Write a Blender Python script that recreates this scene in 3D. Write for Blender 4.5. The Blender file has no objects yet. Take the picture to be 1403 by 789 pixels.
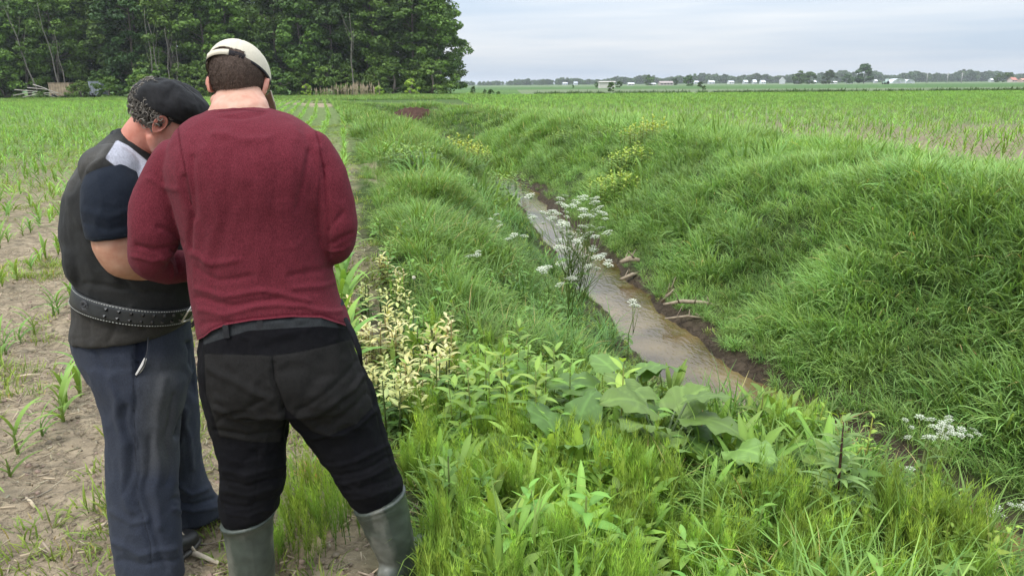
import bpy, math, random
import numpy as np
from mathutils import Vector, Matrix, Euler

random.seed(7); RNG = np.random.default_rng(7)
SC = bpy.context.scene
COL = SC.collection

# ---------------------------------------------------------------- camera
CAM_H = 1.7
F = 1013.0            # focal length in photograph pixels (1403 wide)
PITCH, ROLL = math.radians(15.4), math.radians(-0.45)
cam_d = bpy.data.cameras.new('camera')
cam_d.sensor_width = 36.0; cam_d.lens = 36.0*F/1403.0
cam_d.clip_start = 0.05; cam_d.clip_end = 20000
cam = bpy.data.objects.new('camera', cam_d); COL.objects.link(cam)
RM = Matrix.Rotation(math.pi/2-PITCH, 3, 'X') @ Matrix.Rotation(ROLL, 3, 'Z')
cam.matrix_world = Matrix.Translation((0, 0, CAM_H)) @ RM.to_4x4()
SC.camera = cam
# ---------------------------------------------------------------- sky and light (overcast)
SUN_EL, SUN_AZ = math.radians(58), math.radians(-140)   # azimuth from +Y, clockwise
w = bpy.data.worlds.new('World'); SC.world = w; w.use_nodes = True
nt = w.node_tree; nt.nodes.clear()
def N(nt, t, **k):
    n = nt.nodes.new(t)
    for a, b in k.items(): setattr(n, a, b)
    return n
out = N(nt, 'ShaderNodeOutputWorld'); bg = N(nt, 'ShaderNodeBackground'); bg.inputs[1].default_value = 0.1
sky = N(nt, 'ShaderNodeTexSky', sky_type='NISHITA'); sky.sun_disc = False
sky.sun_elevation = SUN_EL; sky.sun_rotation = SUN_AZ; sky.dust_density = 3; sky.altitude = 50
tc = N(nt, 'ShaderNodeTexCoord'); sx = N(nt, 'ShaderNodeSeparateXYZ')
nt.links.new(tc.outputs['Generated'], sx.inputs[0])
# cloud layer: an overcast sky, brighter towards the zenith as real overcast is
mp = N(nt, 'ShaderNodeMapping'); mp.inputs['Scale'].default_value = (1.0, 1.0, 15.0); mp.inputs['Rotation'].default_value = (0.05, 0.06, 0)
nt.links.new(tc.outputs['Generated'], mp.inputs[0])
nz = N(nt, 'ShaderNodeTexNoise'); nz.inputs['Scale'].default_value = 2.3; nz.inputs['Detail'].default_value = 5; nz.inputs['Roughness'].default_value = 0.5
nt.links.new(mp.outputs[0], nz.inputs['Vector'])
cr = N(nt, 'ShaderNodeValToRGB'); e = cr.color_ramp.elements
e[0].position = 0.36; e[0].color = (0.47, 0.56, 0.67, 1); e[1].position = 0.66; e[1].color = (0.69, 0.72, 0.755, 1)
nt.links.new(nz.outputs['Fac'], cr.inputs[0])
mr = N(nt, 'ShaderNodeMapRange'); mr.inputs['From Min'].default_value = 0.0; mr.inputs['From Max'].default_value = 1.0
mr.inputs['To Min'].default_value = 7.2; mr.inputs['To Max'].default_value = 26.0
nt.links.new(sx.outputs['Z'], mr.inputs['Value'])
vm = N(nt, 'ShaderNodeVectorMath', operation='SCALE')
nt.links.new(cr.outputs[0], vm.inputs[0]); nt.links.new(mr.outputs[0], vm.inputs['Scale'])
mx = N(nt, 'ShaderNodeMix', data_type='RGBA'); mx.inputs['Factor'].default_value = 0.9
nt.links.new(sky.outputs[0], mx.inputs['A']); nt.links.new(vm.outputs[0], mx.inputs['B'])
nt.links.new(mx.outputs['Result'], bg.inputs[0]); nt.links.new(bg.outputs[0], out.inputs[0])
sd = bpy.data.lights.new('sun', 'SUN'); sd.energy = 1.3; sd.angle = math.radians(14); sd.color = (1.0, 0.96, 0.9)
sun = bpy.data.objects.new('sun', sd); COL.objects.link(sun)
sdir = Vector((math.sin(SUN_AZ)*math.cos(SUN_EL), math.cos(SUN_AZ)*math.cos(SUN_EL), math.sin(SUN_EL)))
sun.rotation_euler = sdir.to_track_quat('Z', 'Y').to_euler()
vs = SC.view_settings; vs.view_transform = 'Standard'; vs.look = 'None'; vs.exposure = 0.7; vs.gamma = 1.0
SC.cycles.max_bounces = 6; SC.cycles.diffuse_bounces = 3; SC.cycles.transmission_bounces = 4
SC.cycles.glossy_bounces = 3; SC.cycles.transparent_max_bounces = 8; SC.cycles.volume_bounces = 0
SC.cycles.use_denoising = True

# ---------------------------------------------------------------- small maths
RMn = np.array(RM)
def ray(px, py):
    return RM @ Vector(((px-701.5)/F, (394.5-py)/F, -1.0))
def P(px, py, Y):                       # the point seen at photograph pixel (px, py) that lies Y metres ahead
    r = ray(px, py); return Vector((0, 0, CAM_H)) + r*(Y/r.y)
def depth(px, py, Y): return Y/ray(px, py).y
def proj(v):                            # world points (n,3) -> photograph pixels
    q = (v - np.array([0, 0, CAM_H])) @ RMn
    return 701.5 - F*q[:, 0]/q[:, 2], 394.5 + F*q[:, 1]/q[:, 2]
def _h(ix, iy, iz, s):
    n = (ix*374761393 + iy*668265263 + iz*2147483647 + s*1274126177) & 0xffffffff
    n = ((n ^ (n >> 13))*1274126177) & 0xffffffff
    return ((n ^ (n >> 16)) & 0xffff)/65535.0
def vnoise(x, y, z=None, s=0):
    x = np.asarray(x, float); y = np.asarray(y, float); z = np.zeros_like(x) if z is None else np.asarray(z, float)
    ix, iy, iz = [np.floor(a).astype(np.int64) for a in (x, y, z)]
    f = [a-b for a, b in ((x, ix), (y, iy), (z, iz))]; f = [t*t*(3-2*t) for t in f]
    r = 0
    for a in (0, 1):
        for b in (0, 1):
            for c in (0, 1):
                r = r + _h(ix+a, iy+b, iz+c, s)*(f[0] if a else 1-f[0])*(f[1] if b else 1-f[1])*(f[2] if c else 1-f[2])
    return r*2-1
def fbm(x, y, z=None, o=4, s=0):
    r = 0; a = 1; t = 0
    for i in range(o):
        k = 2.03**i
        r = r + a*vnoise(np.asarray(x)*k+i*7.3, np.asarray(y)*k-i*3.1, None if z is None else np.asarray(z)*k+i*1.7, s+i); t += a; a *= .5
    return r/t
def sstep(a, b, x):
    t = np.clip((np.asarray(x, float)-a)/(b-a), 0, 1); return t*t*(3-2*t)

# ---------------------------------------------------------------- objects
def tag(o, label=None, cat=None, group=None, kind=None):
    if label: o['label'] = label
    if cat: o['category'] = cat
    if group: o['group'] = group
    if kind: o['kind'] = kind
    return o
class MB:                               # collects vertices, faces and a colour per vertex
    def __init__(s): s.v = []; s.f = []; s.c = []; s.n = 0
    def add(s, v, f, col=(1, 1, 1)):
        v = np.asarray(v, float).reshape(-1, 3); k = len(v)
        c = np.asarray(col, float); c = np.tile(c, (k, 1)) if c.ndim == 1 else c
        s.v.append(v); s.c.append(c); n = s.n
        s.f.extend([tuple(i+n for i in q) for q in f]); s.n += k
    def arr(s): return np.concatenate(s.v), np.concatenate(s.c)
    def xf(s, M):
        m = np.array(M); s.v = [a @ m[:3, :3].T + m[:3, 3] for a in s.v]; return s
    def merge(s, o, off=(0, 0, 0), rz=0, sc=1, cm=1):
        v, c = o.arr(); ca, sa = math.cos(rz), math.sin(rz)
        R = np.array([[ca, -sa, 0], [sa, ca, 0], [0, 0, 1]])
        s.add(v @ R.T*sc + np.array(off), o.f, c*cm)
    def mesh(s, name, mat, smooth=True):
        v, c = s.arr(); return mk_mesh(name, v, s.f, c, mat, smooth)
    def build(s, name, mat, parent=None, smooth=True):
        v, c = s.arr()
        if parent is not None: v = v - np.array(parent_off(parent))
        return link(name, mk_mesh(name, v, s.f, c, mat, smooth), parent)
def parent_off(p):
    o = Vector(p.location)
    while p.parent: p = p.parent; o += Vector(p.location)
    return o
def mk_mesh(name, v, f, c=None, mat=None, smooth=True):
    me = bpy.data.meshes.new(name); me.from_pydata(np.asarray(v).tolist() if len(v) < 2e5 else [tuple(a) for a in v], [], f)
    if c is not None:
        a = me.color_attributes.new('Col', 'FLOAT_COLOR', 'POINT')
        cc = np.ones((len(v), 4), np.float32); cc[:, :3] = c; a.data.foreach_set('color', cc.ravel())
    if mat: me.materials.append(mat)
    me.polygons.foreach_set('use_smooth', [smooth]*len(me.polygons)); me.update(); return me
def link(name, me, parent=None):
    o = bpy.data.objects.new(name, me); COL.objects.link(o)
    if parent is not None: o.parent = parent
    return o
def empty(name, loc=(0, 0, 0), rz=0):
    o = bpy.data.objects.new(name, None); COL.objects.link(o); o.location = loc; o.rotation_euler = (0, 0, rz); o.empty_display_size = .1
    return o
def copy_tree(o, parent=None):
    c = o.copy(); COL.objects.link(c); c.parent = parent
    for ch in o.children: copy_tree(ch, c)
    return c

# ---------------------------------------------------------------- materials
def mat_new(name):
    m = bpy.data.materials.new(name); m.use_nodes = True; t = m.node_tree; t.nodes.clear()
    return m, t, t.links.new
def principled(t, l, rough=.6, spec=.3):
    o = N(t, 'ShaderNodeOutputMaterial'); b = N(t, 'ShaderNodeBsdfPrincipled')
    b.inputs['Roughness'].default_value = rough; b.inputs['Specular IOR Level'].default_value = spec
    l(b.outputs[0], o.inputs[0]); return o, b
def add_bump(t, l, b, vec, scale, strength, dist=.01, detail=3, tex='ShaderNodeTexNoise'):
    n = N(t, tex); n.inputs['Scale'].default_value = scale
    if tex == 'ShaderNodeTexNoise': n.inputs['Detail'].default_value = detail
    if vec: l(vec, n.inputs['Vector'])
    u = N(t, 'ShaderNodeBump'); u.inputs['Strength'].default_value = strength; u.inputs['Distance'].default_value = dist
    l(n.outputs[0], u.inputs['Height']); l(u.outputs[0], b.inputs['Normal']); return u
def m_leaf(name, mul=(1, 1, 1), trans=.3, rough=.5, var=.35, patch=.25, spec=.25):
    m, t, l = mat_new(name)
    o = N(t, 'ShaderNodeOutputMaterial'); b = N(t, 'ShaderNodeBsdfPrincipled'); b.inputs['Roughness'].default_value = rough
    b.inputs['Specular IOR Level'].default_value = spec
    a = N(t, 'ShaderNodeAttribute', attribute_name='Col'); oi = N(t, 'ShaderNodeObjectInfo')
    hs = N(t, 'ShaderNodeHueSaturation')
    # per-plant variation and broad patches over the ground
    r1 = N(t, 'ShaderNodeMapRange'); r1.inputs['To Min'].default_value = 1-var; r1.inputs['To Max'].default_value = 1+var
    l(oi.outputs['Random'], r1.inputs['Value'])
    nz = N(t, 'ShaderNodeTexNoise'); nz.inputs['Scale'].default_value = .55; nz.inputs['Detail'].default_value = 3; l(oi.outputs['Location'], nz.inputs['Vector'])
    r2 = N(t, 'ShaderNodeMapRange'); r2.inputs['From Min'].default_value = .3; r2.inputs['From Max'].default_value = .7
    r2.inputs['To Min'].default_value = 1-patch; r2.inputs['To Max'].default_value = 1+patch; l(nz.outputs['Fac'], r2.inputs['Value'])
    mu = N(t, 'ShaderNodeMath', operation='MULTIPLY'); l(r1.outputs[0], mu.inputs[0]); l(r2.outputs[0], mu.inputs[1])
    l(mu.outputs[0], hs.inputs['Value'])
    wn = N(t, 'ShaderNodeTexWhiteNoise'); l(oi.outputs['Location'], wn.inputs['Vector'])
    r3 = N(t, 'ShaderNodeMapRange'); r3.inputs['To Min'].default_value = .482; r3.inputs['To Max'].default_value = .512; l(wn.outputs['Value'], r3.inputs['Value'])
    l(r3.outputs[0], hs.inputs['Hue'])
    mm = N(t, 'ShaderNodeMix', data_type='RGBA', blend_type='MULTIPLY'); mm.inputs['Factor'].default_value = 1
    l(a.outputs['Color'], mm.inputs['A']); mm.inputs['B'].default_value = (*mul, 1); l(mm.outputs['Result'], hs.inputs['Color'])
    l(hs.outputs[0], b.inputs['Base Color'])
    tr = N(t, 'ShaderNodeBsdfTranslucent'); m2 = N(t, 'ShaderNodeMix', data_type='RGBA', blend_type='MULTIPLY'); m2.inputs['Factor'].default_value = 1
    l(hs.outputs[0], m2.inputs['A']); m2.inputs['B'].default_value = (1.5, 1.35, .7, 1); l(m2.outputs['Result'], tr.inputs['Color'])
    ms = N(t, 'ShaderNodeMixShader'); ms.inputs[0].default_value = trans
    l(b.outputs[0], ms.inputs[1]); l(tr.outputs[0], ms.inputs[2]); l(ms.outputs[0], o.inputs[0]); return m
def m_col(name, rough=.7, spec=.3, noise=.15, nscale=30, bump=.0, bscale=60, bdist=.003, metallic=0):
    m, t, l = mat_new(name); o, b = principled(t, l, rough, spec); b.inputs['Metallic'].default_value = metallic
    a = N(t, 'ShaderNodeAttribute', attribute_name='Col'); tc = N(t, 'ShaderNodeTexCoord')
    n = N(t, 'ShaderNodeTexNoise'); n.inputs['Scale'].default_value = nscale; n.inputs['Detail'].default_value = 5; l(tc.outputs['Object'], n.inputs['Vector'])
    r = N(t, 'ShaderNodeMapRange'); r.inputs['From Min'].default_value = .25; r.inputs['From Max'].default_value = .75
    r.inputs['To Min'].default_value = 1-noise; r.inputs['To Max'].default_value = 1+noise; l(n.outputs['Fac'], r.inputs['Value'])
    v = N(t, 'ShaderNodeVectorMath', operation='SCALE'); l(a.outputs['Color'], v.inputs[0]); l(r.outputs[0], v.inputs['Scale']); l(v.outputs[0], b.inputs['Base Color'])
    if bump: add_bump(t, l, b, tc.outputs['Object'], bscale, bump, bdist)
    return m
M = {}
M['leaf'] = m_leaf('leaf_green', (1.5, 1.38, 1.2), var=.3)
M['leafv'] = m_leaf('leaf_plant', (1.4, 1.25, .95), var=.12, patch=.1, trans=.28, rough=.45, spec=.35)
M['tree'] = m_leaf('tree_leaves', var=.3, patch=.0, trans=.2, mul=(1.6, 1.5, 1.2))
M['bark'] = m_col('bark', .9, .1, .3, 4, .6, 12, .03)
M['wood'] = m_col('dead_wood', .85, .15, .3, 25, .5, 60, .004)
M['petal'] = m_col('white_petals', .8, .1, .05, 50)
M['painted'] = m_col('painted_wall', .7, .2, .12, .8)
M['glass'] = m_col('window_glass', .15, .6, .05, 3)

# ---------------------------------------------------------------- terrain
_cy = np.array([-30, -10, 0, 3.9, 5, 6, 7.4, 10.3, 14, 18.5, 23, 29, 38, 52, 60, 75, 110], float)
_cx = np.array([9.8, 6.0, 4.05, 3.06, 2.55, 2.14, 1.84, 1.42, 1.04, .48, -.15, -1.4, -3.4, -7.4, -11, -22, -60], float)
def cline(y):
    y = np.asarray(y, float)
    return (np.interp(y-.8, _cy, _cx)+np.interp(y, _cy, _cx)+np.interp(y+.8, _cy, _cx))/3
WATER = -1.2
def hw_(y): return .46-.08*sstep(7.5, 10, y)+.05*np.sin(np.asarray(y)*1.3)+.04*np.sin(np.asarray(y)*3.1+1)
def zr_(y, x): return .38*(1-sstep(8, 45, np.hypot(x, y)))*1.0+.12*(1-sstep(30, 90, np.hypot(x, y)))
def U(x, y): return x + .217*np.minimum(y, 40) + .25*np.maximum(y-40, 0)
def height(x, y):
    x = np.asarray(x, float); y = np.asarray(y, float)
    d = x-cline(y); hw = hw_(y)+.1*vnoise(x*1.1, y*1.1, s=5); dep = 1-sstep(55, 72, y)
    zr = zr_(y, x); bed = WATER-.18
    tl = (-d-hw)/(1.35+.95*sstep(3.0, 4.3, y)-.35*sstep(8, 12, y)+.3*sstep(14, 30, y)); tr = (d-hw)/(2.75+.4*sstep(14, 34, y))
    sl = np.where(tl < 0, 0, np.clip(tl, 0, 1)); left = WATER*(1-sl**1.05)
    sr = np.clip(tr, 0, 1); mud = np.clip(sr/.08, 0, 1)*.1
    right = WATER+mud+(zr-WATER-.1)*np.clip(sstep(.05, 1.0, sr)*.72+.28*sr, 0, 1)
    z = np.where(d < 0, np.where(tl < 0, bed+.14*np.clip(1+tl*4, 0, 1), left), np.where(tr < 0, bed+.14*np.clip(1+tr*4, 0, 1), right))
    field = np.where(d < 0, 0, zr)
    z = field + (z-field)*dep
    bank = np.maximum(sstep(-.05, .35, tr)*(1-sstep(1.1, 1.6, tr)), sstep(.1, .5, tl)*(1-sstep(2, 3.2, tl)))*dep
    z = z + bank*(.21*fbm(x*.8, y*.55, o=3, s=11)+.05*fbm(x*2.6, y*2.6, o=2, s=12))
    z = z + .02*fbm(x*1.7, y*1.7, o=2, s=3) + .35*fbm(x*.01, y*.01, o=2, s=8)*sstep(60, 200, np.hypot(x, y))
    u = U(x, y); soil = (1-sstep(-.1, .3, u))*(1-sstep(12, 18, y))
    z = z + soil*(.020*fbm(x*9, y*9, o=4, s=21)+.012*np.cos((u+.12)/.755*2*np.pi))
    # eroded bank far off where the ditch bends
    return z
def hz(x, y): return float(height(np.array([x]), np.array([y]))[0])
def G(px, py, lift=0):                  # ground point seen at a photograph pixel
    r = ray(px, py); t = .5; o = Vector((0, 0, CAM_H))
    step = .02
    while t < 400:
        p = o + r*t
        if p.z <= hz(p.x, p.y)+lift: return Vector((p.x, p.y, hz(p.x, p.y)))
        t += step; step *= 1.006
    return None
# ---------------------------------------------------------------- ground, fields, water
def axis(lo, hi, fine, a, b, grow=1.09, limit=90):
    c = list(np.arange(a, b, fine)); s = fine
    while c[-1] < hi: s = min(s*grow, limit); c.append(c[-1]+s)
    s = fine; d = [a]
    while d[-1] > lo: s = min(s*grow, limit); d.append(d[-1]-s)
    return np.array(sorted(d[1:])+c)
gx = axis(-3500, 3500, .075, -4.6, 7.5, 1.07); gy = axis(-60, 6500, .075, 1.2, 14.0, 1.035)
X, Yg = np.meshgrid(gx, gy); sh = X.shape; X = X.ravel(); Yg = Yg.ravel(); Z = height(X, Yg)
ni, nj = sh; idx = np.arange(ni*nj).reshape(ni, nj)
quads = np.stack([idx[:-1, :-1], idx[:-1, 1:], idx[1:, 1:], idx[1:, :-1]], -1).reshape(-1, 4)
me = bpy.data.meshes.new('ground'); me.vertices.add(len(X)); me.vertices.foreach_set('co', np.stack([X, Yg, Z], 1).ravel().astype(np.float32))
me.loops.add(quads.size); me.loops.foreach_set('vertex_index', quads.ravel().astype(np.int32))
me.polygons.add(len(quads)); me.polygons.foreach_set('loop_start', np.arange(0, quads.size, 4, dtype=np.int32))
me.update(); me.polygons.foreach_set('use_smooth', np.ones(len(quads), bool))
u = U(X, Yg); d = X-cline(Yg); dist = np.hypot(X, Yg)
soilc = np.array([.35, .275, .185]); grassb = np.array([.055, .085, .022]); mudc = np.array([.075, .056, .038]); farg = np.array([.105, .205, .050])
tan = np.array([.33, .25, .16])
n1 = fbm(X*.9, Yg*.9, o=3, s=31); n2 = fbm(X*.02, Yg*.02, o=3, s=33)
C = np.tile(grassb, (len(X), 1))
def put(mask, col):
    global C; C = C*(1-mask[:, None])+np.asarray(col)*mask[:, None]
put(1-sstep(-.15, .25, u+.22*n1), soilc*1.0)
put((1-sstep(.0, .35, abs(u-.55)+.3*n1))*sstep(9, 14, Yg)*(1-sstep(60, 80, Yg)), soilc*.9)
rt = sstep(3.1, 3.7, d+.3*n1)*(Yg > -20); put(rt*(1-sstep(40, 80, dist)), soilc*.9)
mudm = sstep(-1.2-.3, -1.2, -Z-2.4+1.2)*0
mudm = (1-sstep(WATER+.05, WATER+.30, Z+.16*n1))*(Yg < 60); put(mudm, mudc)
far = sstep(70, 130, dist)*1.0
put(far, farg)
put(sstep(9, 30, dist)*(d < -1)*.85, (.12, .19, .05)); put(sstep(12, 40, dist)*(d > 3)*.55, (.10, .16, .045))
# distant fields lie in strips of different crops
s = Yg+.12*X
band = sstep(121, 125, s)*(1-sstep(230, 240, s))*(X > 2); put(band, (.17, .21, .11))
band = sstep(240, 246, s)*(1-sstep(420, 430, s)); put(band, (.085, .16, .05))
band = sstep(430, 440, s)*(1-sstep(800, 810, s)); put(band, (.14, .19, .09))
band = sstep(810, 820, s); put(band, (.10, .16, .06))
C = C*(1+.10*n2[:, None])
a = me.color_attributes.new('Col', 'FLOAT_COLOR', 'POINT'); cc = np.ones((len(X), 4), np.float32); cc[:, :3] = C; a.data.foreach_set('color', cc.ravel())
m, t, l = mat_new('ground'); o, b = principled(t, l, .95, .12)
at = N(t, 'ShaderNodeAttribute', attribute_name='Col'); tc = N(t, 'ShaderNodeTexCoord')
n = N(t, 'ShaderNodeTexNoise'); n.inputs['Scale'].default_value = 7; n.inputs['Detail'].default_value = 9; n.inputs['Roughness'].default_value = .68; l(tc.outputs['Object'], n.inputs['Vector'])
r = N(t, 'ShaderNodeMapRange'); r.inputs['From Min'].default_value = .3; r.inputs['From Max'].default_value = .7; r.inputs['To Min'].default_value = .5; r.inputs['To Max'].default_value = 1.35; l(n.outputs['Fac'], r.inputs['Value'])
v = N(t, 'ShaderNodeVectorMath', operation='SCALE'); l(at.outputs['Color'], v.inputs[0]); l(r.outputs[0], v.inputs['Scale']); l(v.outputs[0], b.inputs['Base Color'])
vo = N(t, 'ShaderNodeTexNoise'); vo.inputs['Scale'].default_value = 38; vo.inputs['Detail'].default_value = 6; vo.inputs['Roughness'].default_value = .7; l(tc.outputs['Object'], vo.inputs['Vector'])
bu = N(t, 'ShaderNodeBump'); bu.inputs['Strength'].default_value = .9; bu.inputs['Distance'].default_value = .03; l(vo.outputs['Fac'], bu.inputs['Height']); vd = N(t, 'ShaderNodeVectorMath', operation='MULTIPLY_ADD'); nd = N(t, 'ShaderNodeTexNoise'); nd.inputs['Scale'].default_value = 5; nd.inputs['Detail'].default_value = 5; l(tc.outputs['Object'], nd.inputs['Vector'])
l(nd.outputs['Color'], vd.inputs[0]); vd.inputs[1].default_value = (.35, .35, .35); l(tc.outputs['Object'], vd.inputs[2])
vr = N(t, 'ShaderNodeTexVoronoi', feature='DISTANCE_TO_EDGE'); vr.inputs['Scale'].default_value = 7; l(vd.outputs[0], vr.inputs['Vector'])
rr_ = N(t, 'ShaderNodeMapRange'); rr_.inputs['From Max'].default_value = .12; l(vr.outputs['Distance'], rr_.inputs['Value'])
b2 = N(t, 'ShaderNodeBump'); b2.inputs['Strength'].default_value = .7; b2.inputs['Distance'].default_value = .03; l(rr_.outputs[0], b2.inputs['Height']); l(bu.outputs[0], b2.inputs['Normal']); l(b2.outputs[0], b.inputs['Normal'])
me.materials.append(m); go = link('ground', me); tag(go, 'ground with bare soil on the left and green fields to the horizon', None, None, 'structure')

# stream
wy = np.arange(-12, 75, .25); wb = MB(); k = 6
for i, y in enumerate(wy):
    c = float(cline(y)); h = 1.1
    wb.add([(c-h+2*h*j/(k-1), y, WATER) for j in range(k)], [], (.12, .09, .055))
wb.f = [(i*k+j, i*k+j+1, (i+1)*k+j+1, (i+1)*k+j) for i in range(len(wy)-1) for j in range(k-1)]
m, t, l = mat_new('stream_water'); o, b = principled(t, l, .05, .8); b.inputs['IOR'].default_value = 1.33
tc = N(t, 'ShaderNodeTexCoord'); n = N(t, 'ShaderNodeTexNoise'); n.inputs['Scale'].default_value = 1.3; n.inputs['Detail'].default_value = 4; l(tc.outputs['Object'], n.inputs['Vector'])
cr = N(t, 'ShaderNodeValToRGB'); e = cr.color_ramp.elements; e[0].position = .35; e[0].color = (.055, .036, .014, 1); e[1].position = .72; e[1].color = (.18, .125, .055, 1)
l(n.outputs['Fac'], cr.inputs[0]); l(cr.outputs[0], b.inputs['Base Color'])
mp = N(t, 'ShaderNodeMapping'); mp.inputs['Scale'].default_value = (2.2, 1.0, 1); mp.inputs['Rotation'].default_value = (0, 0, .5); l(tc.outputs['Object'], mp.inputs[0])
add_bump(t, l, b, mp.outputs[0], 9, .35, .02, 5)
wo = wb.build('stream', m); tag(wo, 'muddy stream winding through the ditch', None, None, 'structure')

# ---------------------------------------------------------------- plant meshes
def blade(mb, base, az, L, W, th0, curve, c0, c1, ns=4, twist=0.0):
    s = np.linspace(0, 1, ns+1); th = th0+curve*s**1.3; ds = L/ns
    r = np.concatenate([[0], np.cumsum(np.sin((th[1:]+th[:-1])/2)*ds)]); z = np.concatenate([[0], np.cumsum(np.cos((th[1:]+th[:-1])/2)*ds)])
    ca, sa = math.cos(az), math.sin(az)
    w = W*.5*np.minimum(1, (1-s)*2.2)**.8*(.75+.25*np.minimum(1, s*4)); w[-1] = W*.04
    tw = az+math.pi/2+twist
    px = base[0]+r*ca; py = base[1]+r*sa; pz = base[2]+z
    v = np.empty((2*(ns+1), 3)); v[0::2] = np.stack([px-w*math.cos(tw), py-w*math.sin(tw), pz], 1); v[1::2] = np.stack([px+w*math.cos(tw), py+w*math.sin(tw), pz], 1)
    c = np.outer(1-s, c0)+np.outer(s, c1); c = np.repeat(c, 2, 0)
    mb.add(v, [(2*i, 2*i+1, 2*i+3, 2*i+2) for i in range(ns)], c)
def leaf(mb, base, az, el, L, W, droop, col, ns=5, fold=.25, peak=.4, wave=0.0, col2=None):
    """leaf with a midrib fold; el = elevation at the stalk"""
    s = np.linspace(0, 1, ns+1); e = el-droop*s; ds = L/ns
    r = np.concatenate([[0], np.cumsum(np.cos((e[1:]+e[:-1])/2)*ds)]); z = np.concatenate([[0], np.cumsum(np.sin((e[1:]+e[:-1])/2)*ds)])
    w = W*.5*np.sin(np.pi*np.clip(s, .02, 1)**(math.log(.5)/math.log(peak)))**.9; w[-1] = W*.01; w[0] = W*.05
    ca, sa = math.cos(az), math.sin(az); v = np.empty((3*(ns+1), 3))
    for i, sg in enumerate((-1, 0, 1)):
        up = abs(sg)*fold*w+(np.sin(s*9+sg)*wave*w if sg else 0)
        v[i::3] = np.stack([base[0]+r*ca-sa*sg*w, base[1]+r*sa+ca*sg*w, base[2]+z+up], 1)
    c = np.tile(np.array(col), (3*(ns+1), 1)); c[1::3] *= 1.15
    if col2 is not None: c[3*(ns-1):] = col2
    mb.add(v, [(3*i+j, 3*i+j+1, 3*i+j+4, 3*i+j+3) for i in range(ns) for j in (0, 1)], c)
def tube(mb, pts, rad, col, n=6):
    pts = [Vector(p) for p in pts]; rings = []; prev = None
    rad = [rad]*len(pts) if not hasattr(rad, '__len__') else rad
    for i, p in enumerate(pts):
        t = (pts[min(i+1, len(pts)-1)]-pts[max(i-1, 0)]).normalized()
        ref = prev if prev is not None else (Vector((0, 0, 1)) if abs(t.z) < .8 else Vector((1, 0, 0)))
        a = (ref-t*ref.dot(t)).normalized(); prev = a; b_ = t.cross(a)
        rings += [p+(a*math.cos(k*2*math.pi/n)+b_*math.sin(k*2*math.pi/n))*rad[i] for k in range(n)]
    f = [(i*n+k, i*n+(k+1) % n, (i+1)*n+(k+1) % n, (i+1)*n+k) for i in range(len(pts)-1) for k in range(n)]
    f += [tuple(range(n))[::-1], tuple((len(pts)-1)*n+k for k in range(n))]
    mb.add([tuple(q) for q in rings], f, col)
R = random.Random(3)
ru = R.uniform
def jit(c, a=.15): k = ru(1-a, 1+a); return (c[0]*k*ru(.93, 1.07), c[1]*k, c[2]*k*ru(.9, 1.1))
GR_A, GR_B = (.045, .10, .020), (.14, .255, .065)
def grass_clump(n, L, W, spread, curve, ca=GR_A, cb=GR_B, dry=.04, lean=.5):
    mb = MB()
    for i in range(n):
        a = ru(0, 6.283); r = spread*math.sqrt(ru(0, 1)); c1 = jit(cb, .25); c0 = jit(ca, .2)
        if ru(0, 1) < dry: c1 = (.38, .34, .16); c0 = (.25, .2, .1)
        blade(mb, (r*math.cos(a), r*math.sin(a), -.02), a+ru(-1.2, 1.2), L*ru(.5, 1.1), W*ru(.6, 1.3), ru(.02, lean), curve*ru(.4, 1.4), c0, c1, 5, ru(-.5, .5))
    return mb
def horsetail_clump():
    mb = MB()
    for i in range(12):
        a = ru(0, 6.28); r = .065*math.sqrt(ru(0, 1)); x, y = r*math.cos(a), r*math.sin(a); H = ru(.13, .27); ln = ru(0, .25); la = ru(0, 6.28)
        c1 = jit((.185, .305, .055), .25); c0 = jit((.05, .105, .022), .2)
        blade(mb, (x, y, -.01), la, H, .004, ln, .05, c0, c1, 2)
        for k in range(7):
            h = H*(.2+.75*k/6); bx = x+math.cos(la)*math.sin(ln)*h; by = y+math.sin(la)*math.sin(ln)*h
            q0 = tuple(c0[j]+(c1[j]-c0[j])*k/6 for j in range(3))
            for q in range(6):
                blade(mb, (bx, by, h), q*1.047+k*.5+ru(-.3, .3), ru(.05, .085)*(1-.45*k/7), .0032, .55+ru(-.1, .2), -.35, q0, c1, 1)
    return mb
def corn_mb(H, n, simple=False):
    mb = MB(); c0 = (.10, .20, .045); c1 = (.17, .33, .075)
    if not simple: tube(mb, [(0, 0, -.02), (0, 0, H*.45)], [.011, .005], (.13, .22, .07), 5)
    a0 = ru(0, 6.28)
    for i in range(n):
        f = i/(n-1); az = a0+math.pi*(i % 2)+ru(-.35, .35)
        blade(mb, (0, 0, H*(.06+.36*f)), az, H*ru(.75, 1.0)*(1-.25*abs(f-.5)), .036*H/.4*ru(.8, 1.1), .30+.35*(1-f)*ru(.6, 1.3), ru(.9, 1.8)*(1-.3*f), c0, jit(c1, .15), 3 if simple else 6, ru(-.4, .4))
    return mb
def broadweed_mb(H, n, L, W, col, droop=.9, flat=.6, top=None):
    mb = MB(); tube(mb, [(0, 0, 0), (ru(-.02, .02), ru(-.02, .02), H)], [.005, .003], (col[0]*1.1, col[1]*.8, col[2]), 4)
    for i in range(n):
        f = i/max(1, n-1); s = (1-.55*abs(f-.45)*1.3); c = jit(col, .15)
        if top is not None and f > .62: c = jit(top, .15)
        leaf(mb, (0, 0, H*(.12+.88*f)), i*2.4+ru(-.3, .3), flat*(.3+.9*f)+ru(-.15, .15), L*s*ru(.75, 1.1), W*s*ru(.8, 1.1), droop*ru(.6, 1.3), c)
    return mb
SRC = {}
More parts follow.
